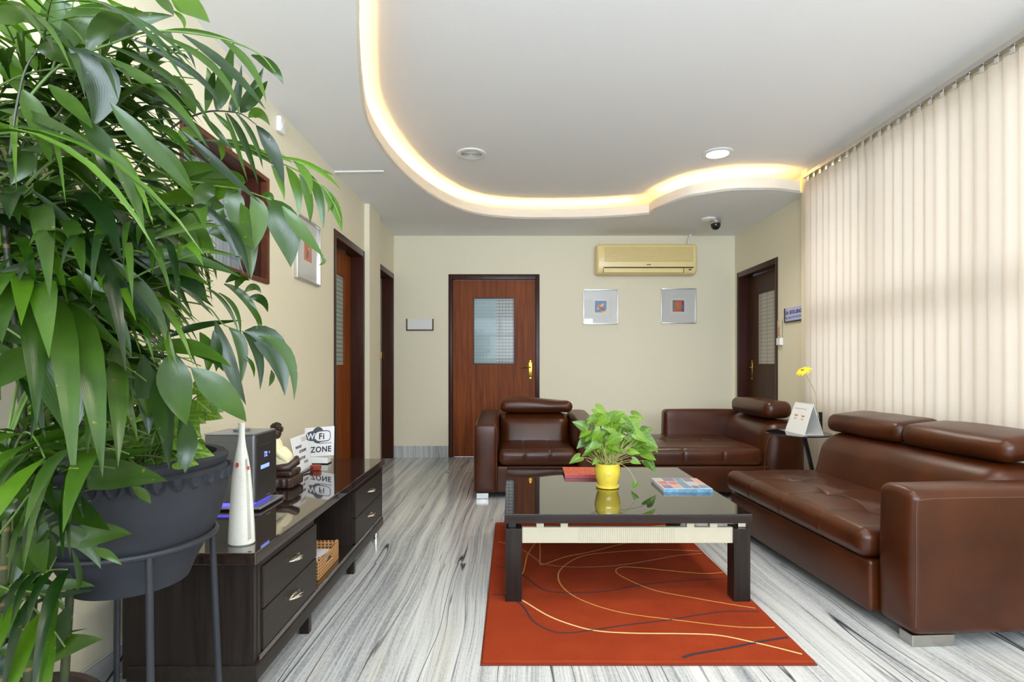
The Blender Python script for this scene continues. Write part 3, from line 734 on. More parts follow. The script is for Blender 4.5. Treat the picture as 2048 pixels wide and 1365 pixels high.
def head_fn(x0, wid, slope):
    def f(p, u):
        p = p.copy(); v = (p.x - x0) / wid
        p.z += slope * v; p.z += .004 * noise.noise(p * 6); p.x += .004 * noise.noise(p * 5); return p
    return f
for a, b in ((.23, .845), (.85, 1.485)):
    bx('headrest', t, M['leather'], (.61, a, .655), (.88, b, .765), .045, k=4, m=(5, 12, 2), puff=(.012, .006, .012), fn=head_fn(.61, .27, .03))
feet(t, [(.01, .015), (.01, 1.37), (.72, .015), (.72, 1.37)])
seams(t, 'stitching', [spline([(.012, .004, .08), (.01, -.004, .3), (.012, -.002, .54), (.03, -.003, .572), (.2, -.004, .578), (.5, -.004, .578), (.88, -.002, .575)], 40)])

# --- armchair (local x = width, y = depth away from the camera)
t = thing('leather_armchair', 'brown leather armchair with headrest, in front of the back door', 'armchair', (-.31, 4.41, 0))
def arm2(p, u):
    p = p.copy()
    if u[2] > 0: p.z += (.045 * (p.y / .9)) * u[2] + .01 * (1 - u[0] ** 2) * u[2]
    p.x += .004 * noise.noise(p * 5); return p
for x in (0, .845): bx('armrest', t, M['leather'], (x, 0, .045), (x + .19, .92, .60), .03, k=4, m=(4, 10, 10), puff=(.008, .01, .004), fn=arm2)
bx('base', t, M['leather'], (.185, .012, .05), (.85, .9, .265), .015, k=3, m=(8, 4, 4))
seat_cushion(t, (.2, -.015, .27), (.836, .64, .405), [.415, .625], [], .05, dim=0, puffz=.01)
bx('backrest', t, M['leather'], (.195, .52, .26), (.84, .80, .645), .10, k=6, m=(12, 3, 5), puff=(.0, .02, 0), fn=lambda p, u: p + Vector((0, .3 * (p.z - .4), .004 * noise.noise(p * 4))))
bx('back_frame', t, M['leather'], (.185, .78, .05), (.85, .93, .62), .03, k=3, m=(8, 2, 6))
bx('headrest', t, M['leather'], (.21, .56, .655), (.86, .80, .765), .045, k=4, m=(14, 3, 2), puff=(.012, .012, .012), fn=lambda p, u: p + Vector((0, 0, .012 * math.sin((p.x - .2) * 8) * (u[2] > 0) + .004 * noise.noise(p * 7))))
feet(t, [(.02, .012), (.92, .012)], (.1, .07)); feet(t, [(.02, .8), (.92, .8)], (.1, .07))
seams(t, 'stitching', [spline([(.187, -.006, .06), (.186, -.006, .3), (.184, -.004, .55), (.178, .02, .592), (.178, .2, .604)], 30), spline([(.006, -.001, .07), (.004, -.004, .3), (.004, -.002, .56), (.012, .03, .596), (.012, .4, .612), (.012, .85, .628)], 30)])

# --- chaise
t = thing('leather_chaise', 'brown leather chaise lounge with side bolster, against the corner by the right-hand door', 'chaise lounge', (.75, 4.41, 0))
bx('base', t, M['leather'], (0, .015, .05), (1.62, .98, .268), .016, k=3, m=(16, 6, 4))
seat_cushion(t, (.005, -.015, .27), (1.285, .90, .418), [.32, .64, .96], [.45], .05, dim=.014)
bx('armrest', t, M['leather'], (.725, .845, .05), (1.5, 1.0, .655), .04, k=4, m=(12, 2, 10), puff=(.008, .012, .006))
def cb(p, u):
    p = p.copy(); p.x += .12 * max(0, p.z - .3) * (1 - max(0, u[0])); p.x += .004 * noise.noise(p * 5); return p
bx('backrest', t, M['leather'], (1.275, .0, .05), (1.665, .95, .632), .135, k=7, m=(3, 12, 6), puff=(.0, .012, .0), fn=cb)
bx('headrest', t, M['leather'], (1.335, .06, .645), (1.56, .80, .785), .055, k=5, m=(3, 12, 2), puff=(.01, .008, .008), fn=lambda p, u: p + Vector((0, 0, .004 * noise.noise(p * 7))))
feet(t, [(.05, .02), (1.46, .02), (.05, .88), (1.46, .88)], (.1, .07))
seams(t, 'stitching', [spline([(1.30, -.004, .1), (1.288, -.010, .3), (1.31, -.010, .46), (1.36, -.004, .56)], 30)])

# ================================================================ rug and coffee table
t = thing('area_rug', 'rust red rug with curving cream and dark lines under the coffee table', 'rug', (0, 0, 0))
def rug_fn(p, u): return p + Vector((.004 * noise.noise(Vector((p.y * 4, 0, 0))), .006 * noise.noise(Vector((p.x * 3, 4, 0))), 0))
bx('pile', t, M['rug'], (-.11, 1.975, 0), (1.10, 3.72, .015), .006, k=2, m=(24, 34, 1), fn=rug_fn)
bx('bound_edge', t, plain('rug_binding', srgb(112, 36, 16), .9), (-.115, 1.97, 0), (1.105, 3.725, .006), .002)
def rp(q): x = 960 + q[0] / 2.926; y = 1000 + q[1] / 2.926; Y = (EYE - .0152) * F / (y - HY); return Vector(((x - HX) * Y / F, Y, .0154))
def ribbon(pts, mat, wd, name='woven_line'):
    P = spline([rp(q) for q in pts], 70); P = [p for p in P if -.1 < p.x < 1.09 and 1.985 < p.y < 3.7]; m = Mesh(); row = []
    for i, p in enumerate(P):
        tt = (P[min(i + 1, len(P) - 1)] - P[max(i - 1, 0)]).normalized(); nn = Vector((-tt.y, tt.x, 0)) * wd / 2
        row.append([m.addv(p + nn), m.addv(p + Vector((0, 0, .0012))), m.addv(p - nn)])
    for a, b in zip(row, row[1:]): m.face([a[0], b[0], b[1], a[1]]); m.face([a[1], b[1], b[2], a[2]])
    m.build(name, mat, t)
ribbon([(150, 545), (248, 590), (400, 680), (560, 740), (700, 770), (900, 782), (1200, 785), (1400, 795), (1600, 835), (1750, 870), (1885, 905)], M['rug_cream'], .0085)
ribbon([(1765, 748), (1500, 745), (1150, 705), (850, 665), (650, 610), (520, 545), (460, 470), (480, 400), (600, 330), (800, 305), (1050, 293), (1290, 300)], M['rug_gold'], .007)
ribbon([(1640, 640), (1450, 610), (1250, 575), (1020, 530), (850, 460), (795, 420), (830, 395), (950, 400), (1100, 415), (1300, 432), (1440, 425)], M['rug_gold'], .0065)
ribbon([(110, 245), (250, 295), (330, 350), (380, 378), (560, 395), (800, 385), (1000, 355), (1150, 328), (1300, 315)], M['rug_tan'], .01)
ribbon([(348, 200), (352, 300), (352, 370), (375, 378), (500, 335), (650, 305), (795, 268), (950, 235)], M['rug_gold'], .0065)
ribbon([(340, 230), (280, 320), (250, 430), (170, 510)], M['rug_gold'], .0065)
ribbon([(62, 555), (150, 562), (247, 620), (310, 710), (420, 770), (520, 780), (650, 765), (850, 735), (1100, 705), (1300, 672), (1450, 655), (1665, 655)], M['rug_dark'], .009)
ribbon([(95, 388), (160, 403), (255, 445), (380, 530), (560, 545), (750, 535), (950, 498), (1200, 475), (1440, 462)], M['rug_dark'], .009)
ribbon([(1185, 925), (1250, 905), (1450, 870), (1650, 830), (1820, 803)], M['rug_dark'], .014)
ribbon([(600, 170), (800, 168), (1100, 150)], M['rug_cream'], .012)
ribbon([(100, 155), (140, 160), (200, 175)], M['rug_dark'], .014)

t = thing('coffee_table', 'low square dark coffee table with glossy top and cream apron, on the red rug', 'coffee table', (-.034, 2.46, .015))
TW, TD, TZ = 1.12, 1.12, .40
bx('tabletop', t, M['wenge_x'], (0, 0, TZ - .042), (TW, TD, TZ - .006), .002)
bx('glass_top', t, M['black_glass'], (0, 0, TZ - .006), (TW, TD, TZ), .0015)
for x in (.004, TW - .08):
    for y in (.01, TD - .085): bx('leg', t, M['wenge'], (x, y, 0), (x + .075, y + .078, .33), .002)
for y in (.022, TD - .062):
    a = bx('apron', t, M['cream'], (.08, y, .262), (TW - .08, y + .022, .334), .002)
    m = Mesh()
    for i in range(46): x = .34 + i * .0096; m.box((x, y - .0018, .263), (x + .0052, y + .001, .333))
    m.build('apron_ribs', M['cream'], a)
    for x in (.145, .255, .83, .935): bx('spacer', t, M['cream'], (x, y - .002, .334), (x + .034, y + .03, TZ - .042), .002)
for x in (.018, TW - .052): 
    for y in (.03, TD - .07): bx('spacer', t, M['chrome'] if x > .5 else M['dark_plastic'], (x, y, .33), (x + .035, y + .035, TZ - .042), .002)
TT = .415

# items on the coffee table
t = thing('red_book', 'closed red patterned book on the coffee table behind the yellow pot', 'book', (.315, 3.24, TT), R(-1.5))
def redcover():
    t = NT('red_brocade_cover'); v = t.coord(); vo = t.n('ShaderNodeTexVoronoi'); vo.inputs['Scale'].default_value = 60; t.l(v, vo.inputs['Vector'])
    t.set(Base_Color=t.ramp(vo.outputs['Distance'], [(.2, srgb(226, 140, 84)), (.5, srgb(196, 74, 56))]), Roughness=.5); return t.m
rc = redcover()
bx('cover', t, rc, (0, 0, .018), (.26, .24, .022), .001); bx('pages', t, M['cream'], (.006, .004, .003), (.25, .236, .018)); bx('back_cover', t, plain('maroon_cover', srgb(120, 26, 40), .4), (0, 0, 0), (.26, .24, .003), .001)
bx('spine', t, plain('pink_spine', srgb(170, 70, 76), .4), (-.002, -.003, 0), (.262, .002, .021), .001)
t = thing('magazine', 'thick glossy magazine with blue and pink collage cover at the right of the table', 'magazine', (.80, 2.88, TT), R(-1))
bx('pages', t, M['paper'], (.001, .003, .001), (.258, .272, .0175))
bx('spine', t, plain('magazine_spine', srgb(88, 138, 168), .3, var=.35, scale=45), (0, 0, 0), (.26, .004, .019), .0005)
m = Mesh(); mats = [glossboard('mag_' + str(i), srgb(*c)) for i, c in enumerate([(214, 218, 226), (86, 142, 172), (206, 96, 104), (120, 90, 140), (232, 164, 146), (190, 206, 200)])]
m.cur = 0; m.box((0, 0, .0176), (.26, .274, .0192))
cells = [(5, .004, .2, .05, .27), (3, .055, .19, .12, .27), (1, .125, .19, .165, .27), (3, .17, .18, .22, .27), (4, .223, .11, .256, .27), (2, .01, .1, .06, .19), (2, .065, .1, .11, .18), (1, .115, .01, .16, .185), (5, .165, .09, .218, .172),
         (3, .01, .01, .06, .09), (4, .065, .01, .11, .09), (3, .165, .01, .2, .08), (1, .205, .02, .256, .1)]
for mi, a, b, c, d_ in cells: m.cur = mi; m.box((a, b, .0191), (c, d_, .0194 + mi * .00004))
m.build('cover', mats, t, smooth=False)

t = thing('yellow_flower_pot', 'yellow glazed pot on a saucer with a leafy green plant, on the coffee table', 'potted plant', (.526, 3.0, TT))
Mesh().lathe([(.052, 0), (.062, .003), (.063, .013), (.056, .015), (.05, .012)], seg=36).build('saucer', M['yellow_pot'], t)
Mesh().lathe([(.05, .010), (.055, .02), (.064, .05), (.071, .085), (.071, .105), (.066, .128), (.067, .134), (.063, .134), (.06, .125), (.058, .118), (.02, .116)], seg=40).build('pot', M['yellow_pot'], t)
Mesh().lathe([(.056, .112), (.05, .121), (.02, .124)], seg=24).build('soil', M['soil'], t)

def arrow_leaf(m, base, tip, width, nrm, var, cup=.15):
    """heart/arrow shaped leaf from its petiole joint to its tip"""
    base = Vector(base); tip = Vector(tip); ax = tip - base; L = ax.length; ax.normalize(); nrm = Vector(nrm)
    side = ax.cross(nrm); side = side.normalized() if side.length > .05 else ax.cross(Vector((0, 0, 1))).normalized(); nn = side.cross(ax)
    prof = [(-.22, .26, .40), (-.12, .10, .52), (0, 0, .56), (.15, 0, .56), (.35, 0, .48), (.55, 0, .36), (.75, 0, .21), (.9, 0, .09), (1.0, 0, .0)]
    rows = []
    for (v, inner, wd) in prof:
        drop = -.16 * max(0, v) ** 2 * L; row = []
        for sgn in (-1, 0, 1):
            for f_ in ((1, .55) if sgn < 0 else ((0,) if sgn == 0 else (.55, 1))):
                if sgn == 0: vv = 0 if inner else v; lat = 0
                else: vv = v; lat = sgn * (inner * .5 + (wd - inner * .5) * f_ if inner else wd * f_)
                p = base + ax * (vv * L) + side * (lat * width) + nn * (cup * abs(lat) * width + drop)
                row.append((m.addv(p, var), (.5 + lat * .8, max(0, min(1, .2 + v * .8)))))
        rows.append(row)
    for a, b in zip(rows, rows[1:]):
        for q in range(4): f = [a[q], a[q + 1], b[q + 1], b[q]]; m.face([x[0] for x in f], [x[1] for x in f])

random.seed(11)
tl = [(random.randint(1165, 1300), random.randint(835, 905), random.randint(26, 44)) for _ in range(22)] + [(1205, 826, 48), (1236, 829, 44), (1252, 838, 46), (1276, 833, 40), (1158, 849, 38), (1172, 852, 26), (1215, 845, 44), (1230, 850, 40), (1243, 858, 42), (1258, 852, 44), (1268, 862, 46), (1280, 864, 44), (1292, 875, 44), (1300, 884, 50),
      (1167, 868, 34), (1170, 880, 40), (1180, 874, 36), (1190, 868, 44), (1198, 878, 44), (1210, 870, 50), (1222, 882, 40), (1216, 892, 40), (1236, 876, 38), (1250, 886, 38), (1264, 880, 36), (1290, 900, 50), (1299, 912, 46), (1302, 932, 44), (1273, 924, 26),
      (1150, 920, 36), (1172, 908, 26), (1180, 890, 34), (1230, 896, 34), (1206, 900, 30), (1161, 890, 30), (1310, 897, 30), (1240, 900, 28), (1255, 898, 26), (1190, 925, 22), (1270, 1 + 974, 30), (1178, 899, 30), (1188, 884, 36), (1202, 886, 38), (1226, 868, 38), (1246, 872, 36), (1274, 892, 34), (1262, 900, 30)]
ml = Mesh(); ms = Mesh(); org = Vector((.526, 3.0, TT))
for i, (px, py, sz) in enumerate(tl):
    Yd = 3.0 + random.uniform(-.11, .11)
    if py > 960: Yd = 2.93
    c = at(px, py, Yd); s = sz / 363 * .68
    out = Vector((c.x - org.x, random.uniform(-.5, .1), -.15 - random.random() * .3)); out.y *= .12
    if abs(out.x) < .03: out.x = random.choice((-1, 1)) * .05
    d = Vector((math.copysign(random.uniform(.35, 1), out.x), random.uniform(-.4, .1), random.uniform(-.65, .4 if py < 880 else .05))).normalized()
    nrm = Vector((random.uniform(-.4, .4), -1, random.uniform(.3, 1.0))).normalized()
    b = c - d * s * .45; tp = c + d * s * .55
    if py > 960: b = at(1272, 966, 2.93); tp = at(1262, 985, 2.93); tp.z = max(tp.z, TT + .006)
    arrow_leaf(ml, b - org, tp - org, s * (.72 if py < 960 else .5), nrm, random.uniform(.15, .95))
    root = Vector((.526 + random.uniform(-.03, .03), 3.0 + random.uniform(-.03, .03), TT + .12))
    mid = (root * .45 + b * .55) + Vector(((b.x - root.x) * .12, 0, .02 if b.z > root.z else .10))
    ms.tube([bez(root, mid, b, q / 8) - org for q in range(9)], [.0022 - .0009 * q / 8 for q in range(9)], 5)
for i in range(26):
    a = random.uniform(0, 6.28); rr = random.uniform(.05, .13); root = Vector((random.uniform(-.03, .03), random.uniform(-.03, .03), .12))
    e = Vector((rr * math.cos(a), rr * .8 * math.sin(a), .12 + random.uniform(.03, .15))); mid = (root + e) / 2 + Vector((e.x * .3, e.y * .3, -.01))
    ms.tube([bez(root, mid, e, q / 6) for q in range(7)], .0016, 5)
ml.build('leaves', M['arrow_table'], t); ms.build('stems', M['stem_pale'], t)

# ================================================================ side table group
t = thing('side_table', 'small round black glass side table between the chaise and the large sofa', 'side table', (2.10, 4.0, 0))
Mesh().lathe([(.218, .582), (.22, .585), (.22, .589), (.218, .592)], seg=56).build('tabletop', M['side_glass'], t)
Mesh().tube([(.03, -.02, .58), (.055, -.022, .48), (.16, -.02, .02)], [.016, .015, .015], 10).build('leg', M['dark_plastic'], t)
Mesh().lathe([(.055, .570), (.055, .582)], .03, -.01, 24).build('top_plate', M['chrome'], t)
Mesh().lathe([(.15, 0), (.15, .012), (.14, .018), (.02, .02)], .13, .0, 32).build('base', M['dark_plastic'], t)
STZ = .592
# tent card
t = thing('tent_card', 'white standing tent card with two small eye pictures on the glass side table', 'tent card', (2.05, 3.97, STZ))
A0 = Vector((0, .125, 0)); A1 = Vector((.006, -.135, 0)); TH = .222
dirw = (A1 - A0).normalized(); back = Vector((-dirw.y, dirw.x, 0)); ap = back * .07
def slab(m, a, b, c, d, th):
    n = (b - a).cross(d - a).normalized() * th; ids = [m.addv(p) for p in (a, b, c, d)] + [m.addv(p - n) for p in (a, b, c, d)]
    m.face(ids[:4]); m.face(ids[4:][::-1])
    for q in range(4): m.face([ids[q], ids[4 + q], ids[4 + (q + 1) % 4], ids[(q + 1) % 4]])
m = Mesh(); up = Vector((0, 0, TH)); ins = dirw * .012
slab(m, A0, A1, A1 + ap + up - ins * .5, A0 + ap + up + ins * 1.5, .003); m.build('front_panel', M['white'], t)
m = Mesh(); slab(m, A1 + ap * 2, A0 + ap * 2, A0 + ap + up + ins * 1.5, A1 + ap + up - ins * .5, .003); m.build('back_panel', M['white'], t)
m = Mesh(); slab(m, A0 + Vector((0, 0, .001)), A0 + ap * 2 + Vector((0, 0, .001)), A1 + ap * 2 + Vector((0, 0, .001)), A1 + Vector((0, 0, .001)), .002); m.build('bottom_panel', M['white'], t)
Vd = (ap + up).normalized()
def cardpt(u, v): return A0 + dirw * u + Vd * v + dirw.cross(Vd) * .0008
br = plain('brow_brown', srgb(196, 130, 80), .5)
m = Mesh()
for cu in (.085, .175):
    for (dv, h, w_) in ((.135, .012, .05), (.112, .006, .04)):
        ids = [m.addv(cardpt(cu + w_ / 2 * math.cos(q * .5236), dv + h / 2 * math.sin(q * .5236) + (.004 * math.cos(q * 1.047)))) for q in range(12)]; m.face(ids)
m.build('printed_eyes', br, t, smooth=False)
m = Mesh(); m.face([m.addv(cardpt(u, v)) for u, v in ((.04, .184), (.2, .184), (.2, .187), (.04, .187))]); m.build('printed_line', M['pale_blue_ink'], t)
# vase with a gerbera
t = thing('flower_vase', 'slim dark vase holding one yellow gerbera, on the side table behind the card', 'vase', (2.262, 4.0, STZ))
Mesh().lathe([(.014, 0), (.017, .004), (.015, .06), (.015, .148), (.016, .15), (.012, .15), (.011, .12)], seg=20).build('vase_body', M['dark_plastic'], t)
t = thing('gerbera_flower', 'single yellow gerbera on a curved stem, standing in the dark vase', 'flower', (2.262, 4.0, STZ + .06))
oo = Vector((2.262, 4.0, STZ + .06)); fl = at(1606, 741, 3.96)
pts = spline([oo - oo, at(1634, 815, 3.98) - oo, at(1629, 783, 3.97) - oo, fl - oo + Vector((.006, 0, -.004))], 16)
Mesh().tube(pts, .0022, 6).build('stem', M['stem_pale'], t)
m = Mesh(); random.seed(3); c = fl - oo; nrm = Vector((-.55, -.25, .8)).normalized(); ua = nrm.cross(Vector((0, 1, 0))).normalized(); va = nrm.cross(ua)
for ring, (n_, r_, lift) in enumerate(((22, .057, -.002), (20, .048, .006), (14, .03, .010))):
    for q in range(n_):
        a = 6.2832 * q / n_ + ring * .2 + random.uniform(-.06, .06); d = ua * math.cos(a) + va * math.sin(a); s = nrm.cross(d); L = r_ * random.uniform(.9, 1.05)
        P = [(.15, .002), (.5, .006), (.85, .0055), (1, .001)]; row = [[m.addv(c + d * L * v + s * w_ + nrm * (lift * v - .01 * v * v)), m.addv(c + d * L * v - s * w_ + nrm * (lift * v - .01 * v * v))] for v, w_ in P]
        for x, y in zip(row, row[1:]): m.face([x[0], y[0], y[1], x[1]])
m.build('petals', plain('yellow_petal', srgb(240, 214, 40), .6, var=.12, scale=80), t)
m = Mesh(); m.blob(c + nrm * .004, (.012, .012, .008)); m.build('flower_centre', plain('flower_eye', srgb(160, 150, 40), .8), t)

# ================================================================ low cabinet on the left
CF = -.80; CB = -1.25; Y0, Y1 = 1.703, 3.43
t = thing('media_cabinet', 'long low dark brown cabinet with glossy top, along the left wall', 'cabinet', (CF, Y0, 0))
L_ = Y1 - Y0; DB = CB - CF
bx('top_panel', t, M['lacquer'], (DB, 0, .462), (0, L_, .5), .004)
bx('end_panel', t, M['wenge'], (DB + .012, .028, .09), (-.02, .05, .462), .001); bx('end_panel', t, M['wenge'], (DB + .012, L_ - .045, .09), (-.012, L_ - .02, .462), .001)
for y in (.548, 1.115): bx('divider', t, M['wenge'], (DB + .012, y, .155), (-.03, y + .02, .462))
bx('back_panel', t, M['wenge'], (DB + .005, .05, .09), (DB + .012, L_ - .045, .462))
bx('bottom_panel', t, M['lacquer'], (DB + .012, .05, .135), (-.012, L_ - .045, .155))
m = Mesh(); m.box((DB + .03, .02, .085), (-.008, L_ - .008, .134), .003); m.build('plinth', M['wenge_y'], t)
m = Mesh(); m.box((-.04, .05, .155), (-.018, .075, .462)); m.box((-.04, .075, .434), (-.018, .548, .462)); m.build('face_frame', M['wenge'], t)
bx('face_frame', t, M['wenge'], (-.04, 1.12, .434), (-.018, L_ - .045, .462))
for ya, yb in ((.078, .562), (1.128, L_ - .048)):
    for za, zb in ((.293, .430), (.158, .288)):
        dr = bx('drawer', t, M['wenge_y'], (-.035, ya, za), (-.012, yb, zb), .002)
        yc = (ya + yb) / 2 + .01; zc = za + (zb - za) * .58
        m = Mesh(); P = []
        for q in range(13): a = q / 12; P.append((-.012 + .024 * math.sin(math.pi * a) ** .8, yc - .05 + .1 * a, zc))
        m.tube(P, [.002 + .005 * math.sin(math.pi * q / 12) for q in range(13)], 8)
        st = len(m.v); m.tube([(-.0115, yc - .052, zc + .0), (-.0095, yc, zc), (-.0115, yc + .052, zc)], [.003, .010, .003], 8)
        m.build('handle', M['chrome'], dr)
for y in (.50, 1.13): bx('foot', t, M['wenge'], (-.06, y, 0), (-.022, y + .03, .086), .001)
for y in (.03, ): bx('foot', t, M['wenge'], (DB + .05, y, 0), (-.03, y + .05, .086), .001)
Mesh().lathe([(.026, 0), (.026, .018), (.02, .02), (.018, .086)], -.045, L_ - .05, 24).build('foot', M['chrome'], t)
CT = .5
# white vase
t = thing('bottle_vase', 'tall slender white ceramic vase with red dots at the near end of the cabinet', 'vase', (-.893, 1.80, CT))
prof = [(.038, 0), (.0425, .004), (.0415, .03), (.038, .1), (.033, .18), (.028, .24), (.021, .285), (.014, .32), (.0105, .35), (.0098, .39), (.0108, .398), (.008, .398), (.007, .38)]
Mesh().lathe(prof, seg=40, sq=.8).build('vase_body', M['vase'], t)
m = Mesh()
for ang, z, rr in ((R(-98), .262, .0085), (R(-150), .258, .007), (R(-20), .25, .007)):
    r_ = .0265; c = Vector((r_ * math.cos(ang), r_ * .8 * math.sin(ang), z)); n_ = Vector((math.cos(ang), math.sin(ang) / .8, .1)).normalized(); s_ = n_.cross(Vector((0, 0, 1))).normalized(); u_ = s_.cross(n_)
    ids = [m.addv(c + n_ * .0012 + s_ * rr * .7 * math.cos(q * .5236) + u_ * rr * math.sin(q * .5236)) for q in range(12)]; m.face(ids)
m.build('red_dot', M['red_glaze'], t)
P = []
for q in range(90):
    z = .02 + .26 * q / 89; r_ = .0425 - (.0425 - .025) * (z / .27) ** 1.2; a = R(-32) + (.16 if q % 2 else -.16); P.append((r_ * 1.03 * math.cos(a), r_ * .85 * math.sin(a), z))
Mesh().tube(P, .0011, 4).build('stitched_seam', M['ink'], t)

# silver appliance with a lit display
t = thing('silver_appliance', 'silver grey countertop box with blue-lit display, behind the white vase', 'appliance', (-1.04, 2.20, CT))
bx('casing', t, M['brushed'], (-.205, 0, .028), (0, .20, .308), .012, k=4)
bx('front_panel', t, M['brushed_front'], (-.002, .012, .03), (.004, .196, .304), .002)
bx('top_lid', t, M['brushed_pale'], (-.205, .0, .3045), (-.002, .198, .3105), .002)
m = Mesh(); m.lathe([(.03, .3105), (.034, .318), (.036, .320), (.03, .322)], -.10, .1, 28); m.build('dial', M['brushed_pale'], t)
bx('base_plate', t, M['brushed_pale'], (-.20, -.012, .006), (.03, .21, .016), .004)
bx('glow_strip', t, M['blue_led'], (-.20, .004, .017), (-.02, .19, .027))
m = Mesh()
for x in (-.18, -.02):
    for y in (.02, .17): m.lathe([(.008, 0), (.008, .006)], x, y, 10)
m.build('rubber_feet', M['dark_plastic'], t)
U = Vector((0, 1, 0)); V = Vector((0, 0, 1)); O = Vector((.0045, .03, 0))
text_on('-  -  -  -  -  -  -', .018, O, U, V, .0, .255, M['alu'], t, spacing=1.0)
text_on('72', .03, O, U, V, .045, .205, M['display'], t, bold=.0005); text_on('°F', .013, O, U, V, .088, .212, M['display'], t)
text_on('-   -   .   -', .012, O, U, V, .012, .19, M['alu'], t)
bx('status_bar', t, M['display'], (.003, .048, .158), (.0052, .125, .174), .002)
bx('badge', t, M['alu'], (.003, .10, .040), (.0048, .135, .043))
m = Mesh()
for (y, z) in ((.14, .016),): m.lathe([(.004, .005), (.004, .012)], -.21, -.03, 8)
# figurine on a carved base
t = thing('carved_figurine', 'cream robed figurine with dark head on a dark carved base, behind the appliance', 'figurine', (-1.13, 2.64, CT))
def rock(s, a): return lambda p, u: p + Vector((noise.noise(p * s), noise.noise(p * s + Vector((9, 2, 3))), noise.noise(p * s + Vector((1, 7, 3))))) * a
dk = plain('dark_carved_wood', srgb(58, 40, 34), .35, var=.3, scale=60, bump=.4)
bx('carved_base', t, dk, (-.09, -.07, .0), (.09, .08, .055), .018, k=3, m=(14, 12, 5), fn=lambda p, u: p + Vector((0, 0, 0)) * 0 + Vector((.004 * math.sin(p.y * 220), .004 * math.sin(p.x * 220), 0)) * (1 if abs(u[2]) < .8 else 0))
bx('carved_plinth', t, dk, (-.075, -.06, .053), (.085, .07, .085), .014, k=3, m=(12, 10, 3), fn=rock(30, .004))
m = Mesh(); m.tube([(-.06, -.03, .085), (-.0, -.05, .095), (.06, -.03, .10), (.085, .0, .12), (.075, .03, .135)], [.014, .018, .02, .02, .012], 10); m.build('carved_rim', dk, t)
m = Mesh(); m.blob((.005, .0, .135), (.062, .05, .06), 24, 16, lambda p: p * (1 + .05 * math.sin(6 * math.atan2(p.y, p.x) + 4 * p.z)))
m.blob((-.02, 0, .185), (.038, .034, .055), 24, 14, lambda p: p * (1 + .05 * math.sin(5 * math.atan2(p.y, p.x))))
m.tube([(-.045, -.02, .21), (-.01, -.035, .185), (.03, -.035, .155), (.052, -.02, .12)], [.012, .017, .02, .012], 10)
m.build('robe', plain('cream_robe', srgb(236, 226, 186), .5, var=.05), t)
m = Mesh(); m.blob((-.012, 0, .262), (.024, .026, .034), 20, 14); m.tube([(-.02, 0, .21), (-.014, 0, .24)], .013, 10); m.build('head', dk, t)
m = Mesh(); random.seed(8)
for q in range(34): a = random.uniform(0, 6.28); e = random.uniform(-.2, 1.5); m.blob((-.012 + .026 * math.cos(a) * math.cos(e), .028 * math.sin(a) * math.cos(e), .272 + .032 * math.sin(e)), (.008, .008, .008), 8, 5)
m.build('curly_hair', M['soil'], t)

# leaning card in its clip
Ob = at(596, 948, 2.90); Ub = at(624.5, 932, 3.13) - Ob; Vb = at(581.6, 878, 2.90) - Ob
t = thing('quote_card', 'small white handwritten card leaning in front of the sign, held by a red block', 'card', tuple(Ob))
Uu = Ub.normalized(); Nn = Uu.cross(Vb).normalized(); Vv = Nn.cross(Uu)
m = Mesh(); wU, hV = Ub.length, Vb.length; m.box((0, 0, -.004), (wU, hV, 0), .0015)
B = Matrix((Uu, Vv, Nn)).transposed().to_4x4(); m.xf(0, B); m.build('card_face', M['paper'], t)
Z0 = Vector((0, 0, 0))
for txt, u, v in (('WHEN LIFE', .035, .125), ('GETS BLURRY', .075, .098), ('ADJUST YOUR', .030, .060), ('FOCUS', .12, .034)): text_on(txt, .021, Z0, Uu, Vv, u, v, M['ink'], t, shear=.2, bold=.0002, spacing=.85)
m = Mesh()
for q in range(3): m.box((wU * .62, hV * .9 - q * .008, .0002), (wU * .95, hV * .9 - q * .008 + .0025, .0008))
m.xf(0, B); m.build('gold_print', M['brass'], t)
t = thing('card_clip', 'red and black block holding the handwritten card upright', 'card holder', (-1.105, 3.05, CT))
bx('red_block', t, plain('red_lacquer', srgb(150, 60, 46), .35), (-.02, -.02, .002), (.035, .012, .03), .003)
Mesh().tube([(-.005, -.02, .015), (-.012, -.07, .008), (-.02, -.13, .006), (-.028, -.16, .012)], .005, 8).build('black_arm', M['dark_plastic'], t)

# wifi sign
Ob = at(608, 915, 3.26); Ub = at(667.5, 911, 3.22) - Ob; Vb = at(603.4, 858, 3.30) - Ob
t = thing('wifi_sign', 'white square WiFi ZONE sign standing at the far end of the cabinet', 'sign', tuple(Ob))
Uu = Ub.normalized(); Nn = Uu.cross(Vb).normalized(); Vv = Nn.cross(Uu); wU, hV = Ub.length, Vb.length; B = Matrix((Uu, Vv, Nn)).transposed().to_4x4()
m = Mesh(); m.box((0, 0, -.003), (wU, hV, 0), .001); m.xf(0, B); m.build('sign_face', M['paper'], t)
m = Mesh(); s = wU / .18
def disc(m, cx, cy, rx, ry, z, n=32, sup=1.0):
    ids = [m.addv((cx + rx * math.copysign(abs(math.cos(6.2832 * q / n)) ** sup, math.cos(6.2832 * q / n)), cy + ry * math.copysign(abs(math.sin(6.2832 * q / n)) ** sup, math.sin(6.2832 * q / n)), z)) for q in range(n)]; m.face(ids)
disc(m, .082 * s, .115 * s, .038 * s, .045 * s, .0004); disc(m, .062 * s, .112 * s, .055 * s, .028 * s, .0005, sup=.8); disc(m, .112 * s, .108 * s, .048 * s, .031 * s, .0006, sup=.55)
m.xf(0, B); m.build('logo_shape', M['grey_ink'], t, smooth=False)
m = Mesh(); disc(m, .113 * s, .108 * s, .043 * s, .026 * s, .0009, sup=.5); m.xf(0, B); m.build('logo_bubble', M['paper'], t, smooth=False)
